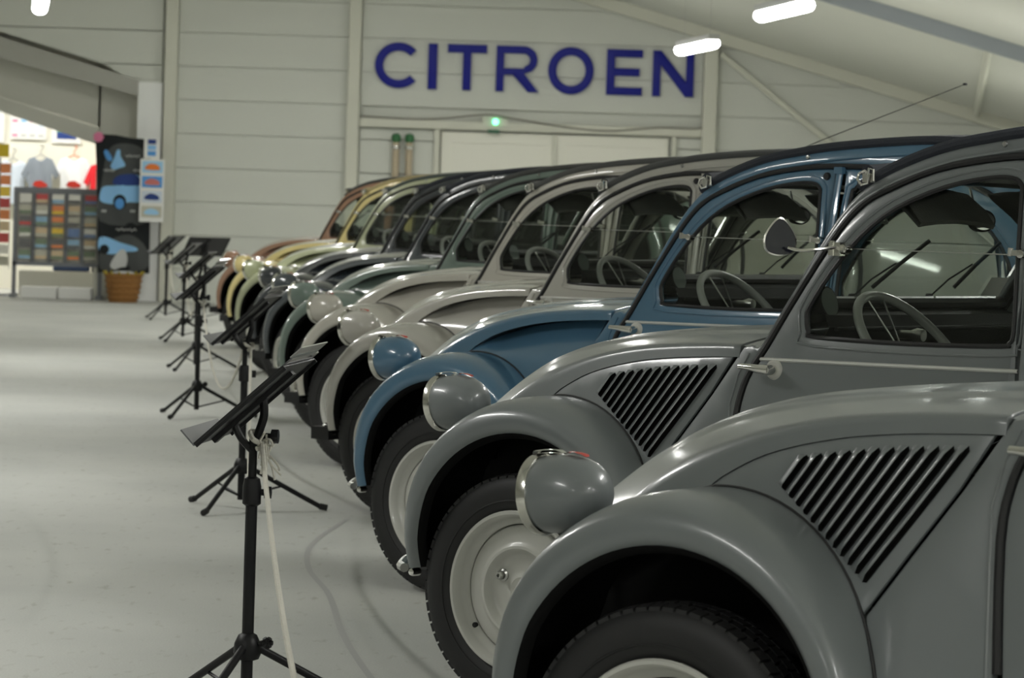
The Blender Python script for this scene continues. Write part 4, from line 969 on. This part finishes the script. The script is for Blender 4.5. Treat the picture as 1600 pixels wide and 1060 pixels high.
for k in range(7):
    a = 2 * math.pi * k / 7; part('petal', MB().lathe([(0, -.02), (.025, -.012), (.03, 0), (.02, .012), (0, .016)], 10, C=(.04 * math.cos(a), 0, .04 * math.sin(a))), 'pink', fw_)
part('centre', MB().lathe([(0, -.035), (.02, -.025), (.026, 0)], 12), 'pink', fw_)
# strip of cards on the post
cs = link('card_strip', None, None, (-4.64, 44.02, 1.03)); tag(cs, 'white hanging strip of four car picture cards on the post', 'card holder')
part('backing', MB().box((0, 0, .40), (.31, .015, .80)), 'white_box', cs, 0); part('bracket', MB().tube([(.06, 0, .79), (.06, .42, .79)], .006, 6), 'steel', cs)
for k, (m, m2) in enumerate((('print_sky', 'orange'), ('print_blue', 'pink_red'), ('pale_blue_cloth', 'print_navy'), ('card_1', 'print_sky'))):
    p_ = part('picture', MB().box((0, -.010, .70 - .19 * k), (.26, .006, .145)), m, cs, 0)
    mb = MB(); z0 = .70 - .19 * k; sheet(mb, smooth_poly([(-.09, z0 - .03), (-.08, z0 + .01), (-.02, z0 + .04), (.05, z0 + .03), (.09, z0), (.09, z0 - .035), (0, z0 - .04)], 3), [], lambda u, v, d: (u, -.016 + d, v), .003, .1, 0); part('pictured_car', mb, m2, p_, 0)
cd_ = link('framed_card', None, None, (-4.655, 44.02, 1.84)); tag(cd_, 'small blue picture card in a white mount above the card strip', 'card')
part('mount', MB().box((0, 0, .13), (.20, .012, .27)), 'white_box', cd_, 0); part('bracket', MB().tube([(.05, 0, .25), (.05, .42, .25)], .006, 6), 'steel', cd_)
for k in range(3): part('picture', MB().box((0, -.008, .06 + .075 * k), (.105, .006, .06)), ['print_blue', 'print_light_blue', 'print_navy'][k], cd_, 0)
# basket
bk = link('wicker_basket', None, None, (-4.95, 43.84, 0)); tag(bk, 'brown wicker basket on the floor under the black banner', 'basket')
part('bowl', MB().lathe([(0, .0), (.175, .0), (.18, .01), (.215, .20), (.235, .37), (.225, .37), (.205, .2), (.17, .03), (0, .03)], 28, axis='Z'), 'wicker', bk)
for z, r0 in ((.06, .192), (.13, .205), (.20, .217), (.27, .226), (.34, .234)): part('weave_ring', MB().tube([(r0 * math.cos(q), r0 * math.sin(q), z + .006 * math.sin(q * 14)) for q in [2 * math.pi * k / 56 for k in range(56)]], .011, 6, closed=True), 'wicker', bk)
for k in range(14): part('trim_leaf', MB().tube([(.236 * math.cos(k * .449), .236 * math.sin(k * .449), .36), (.25 * math.cos(k * .449 + .1), .25 * math.sin(k * .449 + .1), .385), (.24 * math.cos(k * .449 + .22), .24 * math.sin(k * .449 + .22), .34)], [.006, .016, .003], 6), 'leaf_yellow', bk)
part('contents', MB().lathe([(0, .40), (.10, .395), (.19, .36), (.2, .33)], 20, axis='Z'), 'print_white', bk)

# =================================================================== ROPE STANDS
SP = []
def sp(name, mb, m, parent=None, label=None): SP.append((name, mb.mesh(name, [m], 40), parent, label)); return len(SP) - 1
LEGA = (-110, 12, 130)
sp('pole', MB().tube([(0, 0, .045), (0, 0, .60)], .0155, 14), 'stand_black')
sp('upper_pole', MB().tube([(0, 0, .58), (0, 0, .735)], .011, 12), 'stand_black')
hub = sp('hub', MB().lathe([(.016, .155), (.030, .160), (.036, .175), (.034, .20), (.024, .222), (.0165, .226)], 20, axis='Z'), 'stand_black')
m = MB()
for k in range(6): m.tube([(.052, -.02, .205), (.052 + .014 * math.cos(k * 1.047), -.02 - .004, .205 + .014 * math.sin(k * 1.047))], .007, 6)
sp('hub_knob', m.tube([(.030, -.012, .20), (.058, -.023, .208)], .008, 8), 'stand_black', hub)
for a in LEGA:
    ca, sa = math.cos(math.radians(a)), math.sin(math.radians(a))
    l = sp('leg', MB().tube([(.026 * ca, .026 * sa, .19), (.36 * ca, .36 * sa, .013)], .0105, 10), 'stand_black')
    sp('foot', MB().tube([(.345 * ca, .345 * sa, .021), (.378 * ca, .378 * sa, .0145)], .0140, 10), 'rubber', l)
    sp('stay', MB().tube([(.012 * ca, .012 * sa, .062), (.175 * ca, .175 * sa, .105)], .005, 6), 'stand_black', l)
cl_ = sp('clamp', MB().lathe([(.017, .555), (.024, .56), (.024, .605), (.020, .625), (.012, .63)], 18, axis='Z'), 'stand_black')
sp('clamp_knob', MB().tube([(.015, 0, .59), (.045, 0, .59)], .0085, 8).lathe([(0, .03), (.016, .032), (.016, .05), (0, .052)], 10, C=(0, 0, .59), axis='X'), 'stand_black', cl_)
sp('bracket', MB().tube(smooth_poly([(-.05, 0, .772), (-.046, 0, .752), (-.028, 0, .722), (0, 0, .695)], 4, False), [.010] * 12 + [.012], 8).tube(smooth_poly([(.022, 0, .836), (.026, 0, .79), (.014, 0, .745), (0, 0, .70)], 4, False), .011, 8), 'stand_black')
sp('tilt_knob', MB().tube([(.01, 0, .735), (.055, 0, .735)], .008, 8).lathe([(0, .045), (.018, .047), (.018, .065), (0, .067)], 8, C=(0, 0, .735), axis='X'), 'stand_black')
STAND_BASE = list(SP)
DB = Vector((-.105, 0, .722)); DV = Vector((.735, 0, .678)).normalized(); DN = Vector((-DV.z, 0, DV.x)); DW = Vector((0, 1, 0))
def desk_box(u0, u1, w0, w1, n0, n1):
    mb = MB(); vs = [DB + DV * u + DW * w + DN * n for u in (u0, u1) for w in (w0, w1) for n in (n0, n1)]
    return mb.add(vs, [(0, 1, 3, 2), (4, 6, 7, 5), (0, 4, 5, 1), (2, 3, 7, 6), (0, 2, 6, 4), (1, 5, 7, 3)])
desk = sp('desk', desk_box(0, .300, -.24, .24, 0, .004), 'desk_plate')
sp('ledge', desk_box(-.004, 0, -.24, .24, 0, .052), 'ledge_grey', desk)
for k, w in enumerate((-.238, .234)): sp('desk_rim', desk_box(0, .300, w, w + .004, -.008, .006), 'stand_black', desk)
sp('desk_spine', desk_box(.0, .27, -.02, .02, -.012, 0), 'stand_black', desk)
STAND = [ # x, y, yaw (deg), sheet?, label
 (-.655, 8.85, -6, True, 'black tripod stand nearest the viewer with a tilted printed sheet and frayed rope'),
 (-1.150, 14.9, -5, True, 'second black tripod stand, in front of the pale grey cars'),
 (-1.925, 21.2, -4, True, 'third black tripod stand, its rope drooping to the second stand'),
 (-2.47, 27.0, -4, False, 'fourth black tripod stand, beside the charcoal car'),
 (-3.09, 32.4, -8, False, 'fifth black tripod stand, beside the tan car lamp'),
 (-3.83, 38.1, -16, False, 'sixth black tripod stand, farthest left near the white column'),
 (-3.36, 37.6, -62, False, 'black tripod stand near the gable wall with its desk turned to the viewer')]
for x, y, yaw, sheet_, label in STAND:
    r = link('rope_stand', None, None, (x, y, 0)); tag(r, label, 'stand', 'black rope stands'); ob = {}
    for i, (name, me, par, pl) in enumerate(SP):
        o = link(name, me, r if par is None else ob[par]); ob[i] = o
        if par is None and name in ('desk', 'bracket', 'tilt_knob'): o.rotation_euler = (0, 0, math.radians(yaw))
    if sheet_:
        info = part('info_sheet', desk_box(.002, .325, -.205, .205, .005, .009), 'sheet_print', ob[desk], 0, 'glossy dark printed sheet')
        part('sheet_edge', desk_box(.322, .360, -.205, .205, .0095, .0125), 'clear_edge', info, 0)
def rope(a, b, sag, label, tail=False):
    A, B = Vector(a), Vector(b); pts = [A.lerp(B, k / 40) + Vector((0, 0, -4 * sag * (k / 40) * (1 - k / 40))) for k in range(41)]
    o = part('barrier_rope', MB().tube(pts, .0065, 7), 'rope_white', None); tag(o, label, 'rope', 'white barrier ropes')
    part('knot', MB().tube(smooth_poly([A + Vector(q) for q in ((0, 0, 0), (-.022, -.012, .012), (-.03, .012, .03), (0, .02, .02), (.012, 0, .0), (-.012, -.02, -.012))], 4, False), .007, 6), 'rope_white', o)
    if tail:
        rt = random.Random(5)
        for k in range(12):
            p = A + Vector((rt.uniform(-.01, .012), rt.uniform(-.02, .01), rt.uniform(-.02, .03))); q = p + Vector((rt.uniform(0, .035), rt.uniform(-.03, .02), rt.uniform(-.05, .01))); w = q + Vector((rt.uniform(-.012, .02), 0, rt.uniform(-.05, -.015)))
            part('frayed_end', MB().tube(smooth_poly([p, q, w], 4, False), .0032, 5), 'rope_white', o)
rope((-.632, 8.84, .715), (-.03, 3.1, .70), .30, 'white rope running from the nearest stand towards the viewer', True)
rope((-1.125, 14.9, .705), (-.66, 8.87, .70), .26, 'white rope between the nearest and the second stand')
rope((-1.90, 21.2, .70), (-1.16, 14.92, .69), .32, 'white rope drooping between the second and third stand')
rope((-2.45, 27.0, .70), (-1.93, 21.22, .69), .33, 'white rope between the third and fourth stand')
rope((-3.07, 32.4, .70), (-2.48, 27.02, .69), .35, 'white rope between the fourth and fifth stand')
rope((-3.80, 38.1, .70), (-3.10, 32.42, .69), .35, 'white rope between the fifth and sixth stand')
